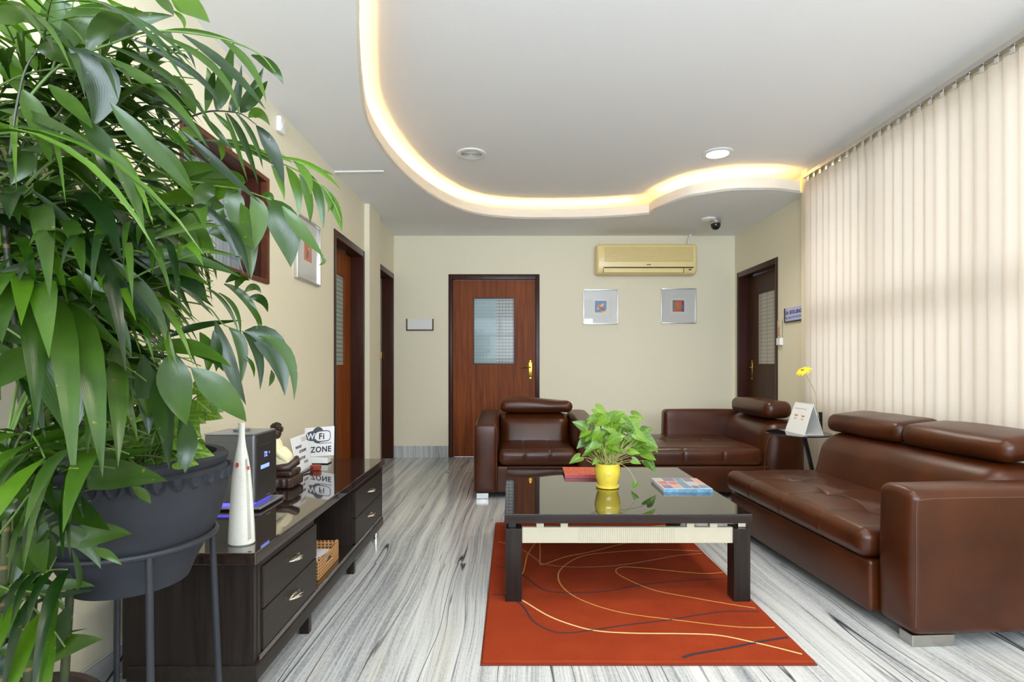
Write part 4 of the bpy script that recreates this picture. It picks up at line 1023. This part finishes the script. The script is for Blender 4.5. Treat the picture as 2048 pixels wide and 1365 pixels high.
text_on('Wi', .046 * s, Z0 + Nn * .0005, Uu, Vv, .014 * s, .095 * s, M['paper'], t, bold=.0010)
text_on('Fi', .046 * s, Z0 + Nn * .0008, Uu, Vv, .088 * s, .092 * s, M['ink'], t, bold=.0012, spacing=1.15)
text_on('ZONE', .043 * s, Z0, Uu, Vv, .040 * s, .022 * s, M['ink'], t, bold=.0010, spacing=1.1)
text_on('modifitechnocorp', .011 * s, Z0, Uu, Vv, .088 * s, .066 * s, M['grey_ink'], t)
bx('sign_foot', t, M['white'], (.04, -.03, CT - Ob.z), (.15, .03, .001), .003)
bx('foot_edge', t, M['dark_plastic'], (.035, -.033, CT - Ob.z), (.155, .033, CT - Ob.z + .006), .002)

# wicker tray with papers in the open bay
t = thing('wicker_tray', 'small wicker tray in the open bay of the dark cabinet', 'tray', (-.99, 2.37, .155))
m = Mesh(); m.box((-.15, 0, 0), (.15, .27, .006)); m.box((-.15, 0, .006), (-.142, .27, .075)); m.box((-.142, .262, .006), (.15, .27, .085)); m.box((-.142, 0, .006), (.15, .008, .075))
m.build('woven_body', M['wicker'], t)
m = Mesh()   # front side with a scooped top edge and hand hole
hole = (.09, .18, .03, .058); xs = [.008 + .254 * q / 24 for q in range(25)]
for a, b in zip(xs, xs[1:]):
    top = lambda y: .075 + .02 * abs((y - .135) / .135) ** 2 - .0
    ym = (a + b) / 2
    if hole[0] < ym < hole[1]: m.box((.142, a, .006), (.15, b, hole[2])); m.box((.142, a, hole[3]), (.15, b, top(ym)))
    else: m.box((.142, a, .006), (.15, b, top(ym)))
m.build('scooped_side', M['wicker'], t)
tag(bx('paper_stack', None, M['paper'], (-1.12, 2.385, .162), (-.87, 2.62, .205), .002), 'stack of white papers lying in the wicker tray', 'papers')
# black cable by the wall
tag(Mesh().tube(spline([(-1.37, 1.5, .02), (-1.32, 1.62, .03), (-1.30, 1.72, .06), (-1.285, 1.85, .16), (-1.30, 2.1, .3)], 24), .004, 6).build('power_cable', M['dark_plastic']), 'black cable running between the left wall and the dark cabinet', 'cable')

# ================================================================ plant pot on its stand
PX, PY = -.99, 1.42
t = thing('plant_stand', 'black iron four-legged stand holding the large charcoal pot', 'plant stand', (PX, PY, 0))
ring = [(.192 * math.cos(a), .192 * math.sin(a), .64) for a in [6.2832 * q / 48 for q in range(49)]]
Mesh().tube(ring, .008, 8, cap=False).build('ring', M['iron'], t)
for q in range(4): a = R(45 + 90 * q); Mesh().tube([(.19 * math.cos(a), .19 * math.sin(a), .636), (.215 * math.cos(a), .215 * math.sin(a), 0)], .0085, 10).build('leg', M['iron'], t)
t = thing('charcoal_pot', 'large charcoal pot with scalloped rim and a bushy arrowhead plant, on the iron stand', 'potted plant', (PX, PY, .50))
Mesh().lathe([(.09, .025), (.13, .03), (.146, .07), (.18, .135), (.205, .19), (.222, .25), (.226, .29), (.222, .315), (.215, .325), (.222, .335), (.224, .347), (.214, .356), (.195, .355), (.188, .34), (.186, .32), (.1, .315)], seg=72).build('pot', M['charcoal_pot'], t)
m = Mesh(); nsc = 34
for q in range(nsc):
    a = 6.2832 * q / nsc; rr = .226; c = Vector((rr * math.cos(a), rr * math.sin(a), .297)); n_ = Vector((math.cos(a), math.sin(a), .1)); s_ = Vector((-math.sin(a), math.cos(a), 0))
    k = 9; outer = [m.addv(c + s_ * .021 * math.cos(math.pi * (1 + i / (k - 1))) + Vector((0, 0, .018 + .034 * math.sin(math.pi * (1 + i / (k - 1))))) + n_ * -.003) for i in range(k)]
    inner = [m.addv(c + s_ * .014 * math.cos(math.pi * (1 + i / (k - 1))) + Vector((0, 0, .018 + .024 * math.sin(math.pi * (1 + i / (k - 1))))) + n_ * .008) for i in range(k)]
    inn2 = [m.addv(c + s_ * .009 * math.cos(math.pi * (1 + i / (k - 1))) + Vector((0, 0, .018 + .016 * math.sin(math.pi * (1 + i / (k - 1))))) + n_ * .001) for i in range(k)]
    for i in range(k - 1): m.face([outer[i], outer[i + 1], inner[i + 1], inner[i]]); m.face([inner[i], inner[i + 1], inn2[i + 1], inn2[i]])
    m.face(inn2)
m.build('scalloped_band', M['charcoal_pot'], t)
Mesh().lathe([(.185, .31), (.18, .325), (.1, .335), (.02, .338)], seg=36).build('soil', M['soil'], t)
random.seed(21); ml = Mesh(); ms = Mesh(); org = Vector((PX, PY, .50))
def pot_leaf(c, d, s, nrm, var):
    b = c - d * s * .4; tp = c + d * s * .6; arrow_leaf(ml, b, tp, s * .8, nrm, var, .22)
    root = Vector((random.uniform(-.1, .1), random.uniform(-.1, .1), .33)); mid = (root + b) / 2 + Vector((b.x * .1, b.y * .1, .05)); ms.tube([bez(root, mid, b, q / 7) for q in range(8)], .0022, 5)
hero = [(268, 800, 30), (250, 830, 34), (300, 830, 44), (262, 880, 46), (305, 880, 44), (320, 925, 34), (352, 855, 40), (358, 880, 36), (405, 810, 34), (420, 850, 44), (426, 885, 46), (436, 905, 40), (395, 905, 34), (402, 860, 34), (350, 925, 38),
        (435, 832, 26), (250, 870, 36), (285, 905, 36), (375, 890, 40), (335, 900, 34), (240, 800, 36), (230, 850, 36), (410, 780, 30), (390, 830, 40), (425, 925, 32), (300, 945, 34), (280, 775, 34), (330, 790, 36)]
for px, py, s in hero:
    Y = random.uniform(1.27, 1.42); c = at(px, py, Y) - org; c.x = min(c.x, .225)
    dx = (px - 320) / 130; d = Vector((dx, random.uniform(-.5, .1), random.uniform(-.9, -.1))).normalized()
    pot_leaf(c, d, s * 1.2 * Y / F, Vector((random.uniform(-.3, .3), -1, random.uniform(.2, .9))), random.uniform(.1, .9))
for i in range(60):
    a = random.uniform(0, 6.28); r_ = random.uniform(.04, .2); c = Vector((r_ * math.cos(a), r_ * math.sin(a), .37 + random.uniform(0, .26) * (1.15 - r_ * 3)))
    d = Vector((math.cos(a), math.sin(a), random.uniform(-1, .1))).normalized(); pot_leaf(c, d, random.uniform(.045, .07), Vector((random.uniform(-.5, .5), -1, random.uniform(.2, 1))), random.uniform(.0, .7))
ml.build('leaves', M['arrow'], t); ms.build('stems', M['stem_green'], t)

# ================================================================ the tall palm
FX, FY = -1.12, 1.20
t = thing('potted_palm', 'tall bushy palm with arching green fronds at the left, in a brown floor pot', 'palm', (FX, FY, 0))
PO = Vector((FX, FY, 0))
Mesh().lathe([(.11, 0), (.125, .01), (.15, .15), (.17, .27), (.178, .285), (.178, .31), (.168, .32), (.155, .318), (.15, .29), (.1, .285)], seg=48).build('pot', M['clay_pot'], t)
Mesh().lathe([(.148, .28), (.1, .297), (.02, .3)], seg=30).build('soil', M['soil'], t)

WALLX = XL + .02
def leafstrip(m, P0, P1, P2, width, roll=0.0, var=.5, fold=.12, n=9, peak=.42, view=None):
    """lance shaped blade along a bent path, lengthwise folded at its midrib"""
    tw = random.uniform(-.25, .25)
    path = [bez(P0, P1, P2, q / n) for q in range(n + 1)]; rows = []
    for q, p in enumerate(path):
        tt = (path[min(q + 1, n)] - path[max(q - 1, 0)]).normalized(); v = q / n
        vw = view if view else (Vector((0, 0, EYE)) - (p + PO)).normalized()
        s = tt.cross(vw); s = s.normalized() if s.length > .05 else tt.cross(Vector((0, 0, 1))).normalized(); nn = s.cross(tt).normalized()
        a = roll + tw * v; s2 = s * math.cos(a) + nn * math.sin(a); n2 = nn * math.cos(a) - s * math.sin(a)
        w_ = width * .5 * (math.sin(math.pi * .5 * min(1, v / peak)) ** .8 if v < peak else max(0, 1 - ((v - peak) / (1 - peak)) ** 1.75))
        w_ = max(w_, .0012 * (1 - v)); row = []
        for k, lat in enumerate((-1, -.5, 0, .5, 1)):
            pt = p + s2 * (lat * w_) + n2 * (fold * w_ * (-1 + abs(lat) * 1.4)); pt.x = max(pt.x, WALLX); row.append((m.addv(pt, var), (.5 + lat * .5, v)))
        rows.append(row)
    for a, b in zip(rows, rows[1:]):
        for q in range(4): f = [a[q], a[q + 1], b[q + 1], b[q]]; m.face([x[0] for x in f], [x[1] for x in f])

def c1(x, y): return (x / 2.904, y / 2.904)
def c2(x, y): return (x / 2.904, 400 + y / 2.904)
def c3(x, y): return (x / 2.65, 850 + y / 2.65)
def c7(x, y): return (300 + x / 3.25, 180 + y / 3.25)
def c8(x, y): return (200 + x / 4.264, 740 + y / 4.264)
SCL = {c1: 2.904, c2: 2.904, c3: 2.65, c7: 3.25, c8: 4.264}
def hero_frond(cf, Y, rachis, leaves, mat='palm', dY=.05, stem='stem_green', vb=.5, rr=.0028):
    m = Mesh(); k = SCL[cf]
    for L in leaves:
        (a, b, c, w_) = L[:4]; roll = L[4] if len(L) > 4 else random.uniform(-.25, .25)
        y0 = Y + random.uniform(-.01, .01); y2 = Y + random.uniform(-dY, dY)
        P0 = at(*cf(*a), y0); P2 = at(*cf(*c), y2); Pm = at(*cf(*b), (y0 + y2) / 2 + .01)
        P1 = Pm * 2 - (P0 + P2) / 2                      # the blade passes through the middle point
        leafstrip(m, P0 - PO, P1 - PO, P2 - PO, w_ / k * Y / F * 1.02, roll, min(.98, max(.02, vb + random.uniform(-.35, .35))), view=None)
    f = m.build('frond', M[mat], t)
    for i, v in enumerate(f.data.vertices): pass
    if rachis:
        pts = spline([at(*cf(x, y), Y + (0 if len(q) < 1 else q[0])) - PO for x, y, *q in rachis], 30)
        n_ = len(pts); Mesh().tube(pts, [rr * (1 - .6 * i / n_) for i in range(n_)], 6).build('leaf_stalk', M[stem], f)
WALLX = XL + .02 - FX
random.seed(5)
hero_frond(c7, 1.24, [(-250, 700), (60, 330), (180, 220), (290, 165), (400, 138), (520, 142), (600, 160), (690, 225)], [
    ((293, 162), (235, 10), (150, -100), 75), ((360, 145), (390, -30), (368, -150), 60), ((432, 136), (480, -40), (545, -320), 95, 0), ((365, 120), (395, -20), (420, -130), 50), ((510, 138), (560, 60), (595, -170), 62, .1),
    ((585, 145), (650, 50), (740, -150), 78, 0), ((590, 150), (690, 40), (765, -60), 66, .1), ((340, 165), (450, 290), (540, 400), 42), ((415, 145), (500, 230), (560, 310), 36), ((500, 150), (610, 330), (705, 620), 46),
    ((490, 150), (560, 350), (635, 600), 30), ((560, 152), (670, 310), (735, 520), 34), ((640, 180), (705, 150), (780, 232), 66, .3), ((690, 230), (800, 400), (872, 628), 92, .1), ((240, 190), (60, 60), (110, 300), 60)], stem='stem_dark', vb=.45)
hero_frond(c7, 1.34, [(-100, 420), (180, 365), (330, 330), (560, 350), (800, 455), (960, 525), (1110, 620), (1190, 730), (1240, 850)], [
    ((720, 395), (830, 425), (930, 475), 40), ((860, 435), (1080, 510), (1240, 650), 34), ((930, 465), (1080, 505), (1200, 560), 26), ((790, 490), (845, 590), (873, 725), 44, 0), ((885, 500), (955, 640), (965, 825), 66, 0),
    ((970, 545), (1030, 700), (1040, 872), 56, 0), ((1030, 540), (1100, 700), (1125, 912), 60, .1), ((1110, 620), (1200, 760), (1248, 922), 66, 0), ((1105, 615), (1165, 700), (1155, 802), 42), ((940, 470), (1020, 560), (1045, 685), 56, .2),
    ((440, 345), (470, 400), (460, 462), 36), ((400, 335), (620, 375), (810, 495), 60, .3), ((180, 365), (250, 280), (345, 330), 84), ((560, 350), (700, 400), (820, 480), 50)], mat='palm_bright', vb=.6)
hero_frond(c7, 1.20, [(-200, 560), (100, 590), (300, 600), (440, 625), (600, 650), (790, 715)], [
    ((430, 615), (345, 700), (350, 870), 120, .1), ((515, 620), (552, 760), (540, 925), 120, 0), ((655, 690), (712, 830), (665, 1060), 110, 0), ((590, 735), (650, 950), (655, 1240), 105, .1), ((792, 712), (880, 900), (915, 1155), 200, 0),
    ((860, 755), (985, 915), (1128, 1085), 90, .2), ((725, 690), (775, 700), (780, 765), 66), ((420, 690), (430, 780), (500, 830), 110), ((560, 570), (250, 520), (-60, 580), 110), ((620, 600), (300, 680), (-60, 720), 130), ((620, 600), (450, 560), (60, 640), 80), ((1100, 1060), (1132, 1110), (1095, 1140), 28)], vb=.5)
hero_frond(c7, 1.15, [(-300, 1100), (-60, 930), (150, 850), (300, 770)], [
    ((180, 750), (290, 930), (430, 1070), 150, .1), ((380, 930), (540, 930), (680, 1030), 140, .2), ((-60, 900), (130, 840), (290, 772), 50), ((-60, 1000), (220, 890), (520, 890), 46), ((330, 770), (540, 940), (645, 1225), 70, .1),
    ((-60, 1060), (250, 1035), (595, 1088), 46), ((60, 1090), (330, 1110), (600, 1218), 80, .1), ((-80, 1080), (180, 1160), (372, 1365), 165, .15), ((0, 740), (180, 850), (330, 1080), 130, .3), ((210, 270), (460, 500), (720, 740), 60, .1), ((0, 310), (150, 500), (300, 720), 120, .2)], vb=.4)
hero_frond(c1, 1.05, [(60, 700), (300, 420), (480, 320), (640, 255), (900, 180), (1280, 222), (1500, 310), (1600, 420)], [
    ((620, 260), (1000, 460), (1248, 760), 42), ((485, 320), (900, 500), (1205, 860), 66, .2), ((760, 225), (1120, 420), (1290, 640), 40), ((930, 205), (1250, 400), (1395, 690), 42), ((1060, 200), (1330, 400), (1545, 640), 56, .3),
    ((1280, 225), (1450, 380), (1548, 600), 50, .2), ((1460, 320), (1580, 390), (1645, 490), 60), ((640, 250), (780, 130), (1012, 92), 92, .3), ((500, 305), (640, 120), (850, 75), 110, .2), ((400, 300), (470, 120), (655, 32), 130, .2), ((900, 190), (1180, 190), (1480, 300), 26)], vb=.35)
hero_frond(c1, .98, [(60, 900), (75, 760), (100, 600), (150, 400), (235, 275), (350, 200)], [
    ((-60, 140), (100, 75), (260, 180), 120, .3), ((200, 120), (330, 190), (420, 310), 50), ((400, 280), (585, 480), (530, 740), 200, 0), ((215, 292), (330, 310), (435, 410), 100, .1), ((60, 890), (120, 940), (60, 1075), 150, 0), ((130, 520), (220, 700), (295, 960), 120, .2),
    ((280, 490), (420, 610), (540, 750), 90, .3), ((640, 595), (860, 840), (1110, 1100), 105, .1), ((450, 680), (610, 880), (570, 1130), 120, .2), ((640, 860), (740, 1040), (840, 1330), 90, .4), ((120, 870), (350, 865), (580, 890), 55), ((0, 640), (260, 700), (560, 860), 60, .2)], stem='stem_dark', vb=.35)
hero_frond(c1, 1.12, [(300, 420), (380, 150), (450, -60)], [
    ((340, -60), (300, 150), (270, 345), 115, .1), ((130, -60), (210, 40), (240, 140), 80), ((-40, -20), (110, 220), (210, 420), 130, .2), ((440, -40), (540, 40), (600, 115), 90), ((350, 0), (440, 100), (480, 200), 70), ((980, -30), (1090, 20), (1220, 132), 130, .1), ((860, -60), (960, 20), (1010, 90), 60),
    ((620, -10), (700, 40), (860, 90), 30), ((-30, 250), (60, 400), (130, 560), 120), ((1000, 60), (1060, 110), (1068, 170), 28), ((780, 40), (860, 140), (900, 200), 26), ((540, -30), (480, 140), (520, 260), 60), ((640, 330), (620, 480), (660, 640), 60)], vb=.5, mat='palm_bright')
hero_frond(c2, 1.26, [(700, 520), (1000, 580), (1200, 620), (1300, 725), (1430, 772)], [
    ((1420, 762), (1590, 860), (1655, 1140), 150, 0), ((1500, 790), (1670, 900), (1708, 1168), 66, .2), ((1330, 745), (1405, 860), (1395, 1085), 66, .1), ((1410, 770), (1500, 900), (1510, 1108), 54, .1), ((1250, 700), (1330, 950), (1430, 1195), 84, .1), ((960, 805), (1150, 735), (1412, 700), 44),
    ((1270, 540), (1370, 640), (1395, 800), 26), ((1200, 510), (1320, 620), (1390, 790), 24), ((1300, 488), (1440, 590), (1532, 790), 50, .2), ((1445, 570), (1520, 580), (1555, 655), 50), ((1418, 540), (1475, 505), (1518, 545), 40), ((1440, 600), (1500, 690), (1510, 780), 34), ((1310, 480), (1370, 440), (1400, 430), 40), ((1370, 520), (1400, 460), (1450, 470), 44), ((1420, 910), (1465, 960), (1475, 1035), 24), ((1575, 990), (1580, 1040), (1560, 1085), 30), ((1160, 770), (1210, 880), (1200, 1010), 70), ((1240, 760), (1260, 880), (1255, 1000), 60)], vb=.5)
hero_frond(c2, 1.10, [(420, 560), (700, 760), (900, 850), (1000, 885)], [
    ((1000, 882), (1020, 1090), (1085, 1312), 175, 0), ((1110, 975), (1290, 1130), (1432, 1290), 150, .1), ((830, 900), (850, 1120), (865, 1370), 110, .1), ((660, 830), (700, 1030), (770, 1260), 120, .15), ((925, 980), (930, 1200), (950, 1420), 100, .1), ((880, 860), (1120, 860), (1345, 975), 100, .3), ((1050, 880), (1200, 900), (1300, 1000), 60)], vb=.55)
hero_frond(c8, 1.13, [(500, -60), (600, 100), (720, 420)], [((545, 30), (560, 430), (592, 855), 135, 0), ((745, 420), (745, 650), (725, 885), 150, 0), ((700, 300), (690, 600), (670, 865), 60, .2), ((330, 0), (380, 200), (420, 420), 130, .2), ((100, -30), (200, 200), (260, 400), 110, .3), ((900, 120), (980, 220), (1010, 420), 60)], vb=.6)
hero_frond(c2, .92, [(-150, 620), (0, 720), (120, 800), (205, 870)], [
    ((200, 860), (370, 1090), (400, 1400), 240, 0), ((195, 855), (90, 960), (-60, 1110), 170, .1), ((200, 830), (60, 770), (-60, 700), 110), ((200, 850), (430, 960), (600, 1330), 60, .3)], vb=.45)
hero_frond(c2, 1.03, [(-100, 560), (200, 620), (420, 760)], [
    ((420, 755), (560, 1000), (655, 1325), 130, .1), ((200, 700), (330, 830), (440, 1010), 210, .1), ((130, 610), (300, 640), (455, 745), 120, .2), ((590, 380), (800, 600), (940, 785), 66, .2), ((640, 340), (860, 560), (968, 785), 76, .2), ((440, 400), (640, 640), (765, 900), 100, .15), ((370, 480), (540, 720), (772, 905), 70, .3),
    ((-60, -60), (280, 160), (545, 395), 60, .2), ((180, -60), (430, 180), (612, 512), 50, .2), ((300, 160), (480, 260), (560, 440), 40), ((-40, 500), (100, 490), (255, 510), 60), ((-40, 430), (200, 380), (430, 335), 60, .3), ((90, 780), (250, 640), (480, 430), 60, .2)], vb=.3)
hero_frond(c2, 1.08, [(300, 300), (560, 360), (740, 330)], [((740, 328), (1000, 400), (1212, 595), 150, 0), ((760, 318), (1080, 330), (1400, 450), 66, .1), ((860, 240), (1080, 165), (1305, 150), 36), ((700, 330), (1000, 285), (1400, 330), 46), ((560, 230), (720, 190), (880, 260), 120, .2), ((1100, 60), (1250, 100), (1420, 440), 50), ((750, 150), (900, 60), (1130, 50), 50)], vb=.45)
hero_frond(c3, 1.06, [(-100, 700), (60, 500), (180, 350), (300, 330)], [
    ((350, 290), (600, 262), (890, 298), 165, 0), ((230, 345), (400, 450), (585, 562), 125, .1), ((300, 640), (500, 580), (702, 580), 125, .1), ((260, 550), (430, 610), (535, 765), 90, .1), ((490, 655), (570, 690), (648, 745), 46), ((165, 400), (185, 600), (240, 802), 120, 0), ((250, 560), (230, 700), (190, 815), 110, .2),
    ((60, 400), (20, 470), (-60, 540), 60), ((100, 560), (130, 680), (150, 800), 120, .2), ((700, 330), (760, 370), (800, 420), 50), ((-40, 280), (60, 300), (150, 460), 90, .2), ((150, 270), (220, 330), (240, 420), 90), ((420, 160), (520, 60), (730, 90), 90, .4), ((360, 260), (560, 180), (830, 130), 90, .4), ((250, 300), (400, 150), (560, 90), 70, .3)], vb=.5)
hero_frond(c3, 1.14, [(60, 1300), (130, 1100), (200, 900), (300, 700)], [
    ((170, 910), (330, 850), (508, 858), 66, .1), ((170, 945), (340, 900), (500, 880), 34), ((100, 1290), (310, 1185), (548, 1137), 125, .1), ((130, 1240), (280, 1120), (362, 950), 130, .1), ((20, 1210), (250, 1130), (468, 1080), 22), ((-40, 1130), (70, 1070), (172, 1052), 100, .1), ((-40, 780), (100, 820), (220, 720), 90, .3),
    ((-40, 1000), (60, 920), (150, 800), 120, .2), ((0, 1330), (60, 1200), (30, 1050), 110, .2), ((380, 660), (420, 800), (400, 900), 30), ((-20, 600), (60, 700), (60, 860), 150, .2), ((-20, 1200), (120, 1150), (200, 1000), 100, .3)], vb=.25)

# canes rising from the floor pot
random.seed(17)
canes = [(-.07, -.02, -.06, -.08, 1.5), (-.02, .05, .03, .05, 1.6), (.05, .0, .06, -.07, 1.45), (.0, -.08, -.02, -.12, 1.35), (-.10, .06, -.08, .12, 1.6), (.08, .06, .10, .06, 1.2), (.03, -.04, .10, -.10, .95), (-.05, -.1, -.14, -.06, 1.5)]
tops = []
for x, y, x2, y2, z in canes:
    P = spline([(x, y, .28), (x * 1.2, y * 1.1, .28 + (z - .28) * .35), ((x + x2) / 2 * 1.3, (y + y2) / 2 * 1.2, .28 + (z - .28) * .7), (x2, y2, z)], 20)
    Mesh().tube(P, [.0095 - .0035 * q / 20 for q in range(20)], 10).build('cane', M['cane'], t); tops.append(P)

LIM = [(-400, 300), (0, 330), (100, 400), (300, 430), (500, 440), (650, 430), (800, 380), (900, 290), (1000, 190), (1100, 150), (1400, 120)]
def inside(p):
    q = p + PO; px = HX + q.x * F / q.y; py = HY - (q.z - EYE) * F / q.y
    for (ya, la), (yb, lb) in zip(LIM, LIM[1:]):
        if ya <= py <= yb: return px < la + (lb - la) * (py - ya) / (yb - ya)
    return px < 300
def frond(base, az, el, length, n_pairs, leaf_len, leaf_w, droop, mat, vb):
    """pinnate frond: an arching stalk with two ranks of hanging leaflets"""
    d = Vector((math.cos(az) * math.cos(el), math.sin(az) * math.cos(el), math.sin(el)))
    P0 = base; P1 = base + d * length * .55; P2 = base + Vector((d.x, d.y, 0)).normalized() * length * (.6 + .35 * math.cos(el)) + Vector((0, 0, d.z * length * .6 - droop * length))
    st = [bez(P0, P1, P2, q / 16) for q in range(17)]
    for p in st: p.x = max(p.x, WALLX + .02)
    m = Mesh()
    for k in range(n_pairs):
        v = .28 + .72 * k / (n_pairs - 1); p = bez(P0, P1, P2, v); p.x = max(p.x, WALLX + .02); tt = (bez(P0, P1, P2, min(1, v + .03)) - bez(P0, P1, P2, v - .03)).normalized(); sd = tt.cross(Vector((0, 0, 1))).normalized(); up = sd.cross(tt)
        for sg in (-1, 1):
            L = leaf_len * (math.sin(math.pi * (.2 + .65 * (k / n_pairs))) ** .7) * random.uniform(.8, 1.15); f_ = .55 + .7 * v * v
            q1 = p + (sd * sg * .8 + tt * f_ + up * .25) * L * .45; q2 = p + (sd * sg * .75 + tt * f_) * L * .8 + Vector((0, 0, -L * random.uniform(.15, .6)))
            if not inside(q2) or not inside(p): continue
            vw = (up + Vector((0, -.3, 0))).normalized()
            leafstrip(m, p, q1, q2, leaf_w * random.uniform(.8, 1.2), random.uniform(-.4, .4), min(.95, max(.02, vb + random.uniform(-.3, .3))), n=6, view=vw)
    if not m.f: return
    st = [p for p in st if inside(p)]
    if len(st) < 4: return
    f = m.build('frond', M[mat], t); n_ = len(st); Mesh().tube(st, [.0035 * (1 - .65 * i / n_) for i in range(n_)], 5).build('leaf_stalk', M['stem_green'], f)
random.seed(33)
for i in range(84):
    P = tops[i % len(tops)]; f_ = random.uniform(.40, 1.0) if i % 4 else random.uniform(.12, .5); b = P[int(f_ * 19)]
    az = R(random.uniform(-22, 80)) if random.random() < .78 else R(random.uniform(80, 200))
    zz = b.z
    ln = random.uniform(.36, .54)
    if zz > 1.3 and math.cos(az) > .4: ln *= .85
    frond(b.copy(), az, R(random.uniform(15, 60)), ln, random.randint(6, 9), random.uniform(.24, .38), random.choice([random.uniform(.012, .022), random.uniform(.024, .042)]), random.uniform(.15, .4), random.choice(['palm', 'palm', 'palm_bright']), random.uniform(.15, .5))

for i in range(30):
    P = tops[(i * 3) % len(tops)]; b = P[19] if i % 2 else P[15]
    frond(b.copy(), R(random.uniform(-60, 250)), R(random.uniform(25, 75)), random.uniform(.3, .5), random.randint(6, 9), random.uniform(.22, .36), random.choice([.014, .02, .03, .038]), random.uniform(.1, .35), random.choice(['palm', 'palm_bright']), random.uniform(.25, .6))

for i in range(26):
    P = tops[(i * 5) % len(tops)]; b = P[18]
    frond(b.copy(), R(random.uniform(-20, 130)), R(random.uniform(50, 82)), random.uniform(.5, .72), random.randint(7, 10), random.uniform(.22, .34), random.choice([.016, .024, .032]), random.uniform(.0, .25), random.choice(['palm', 'palm', 'palm_bright']), random.uniform(.2, .5))
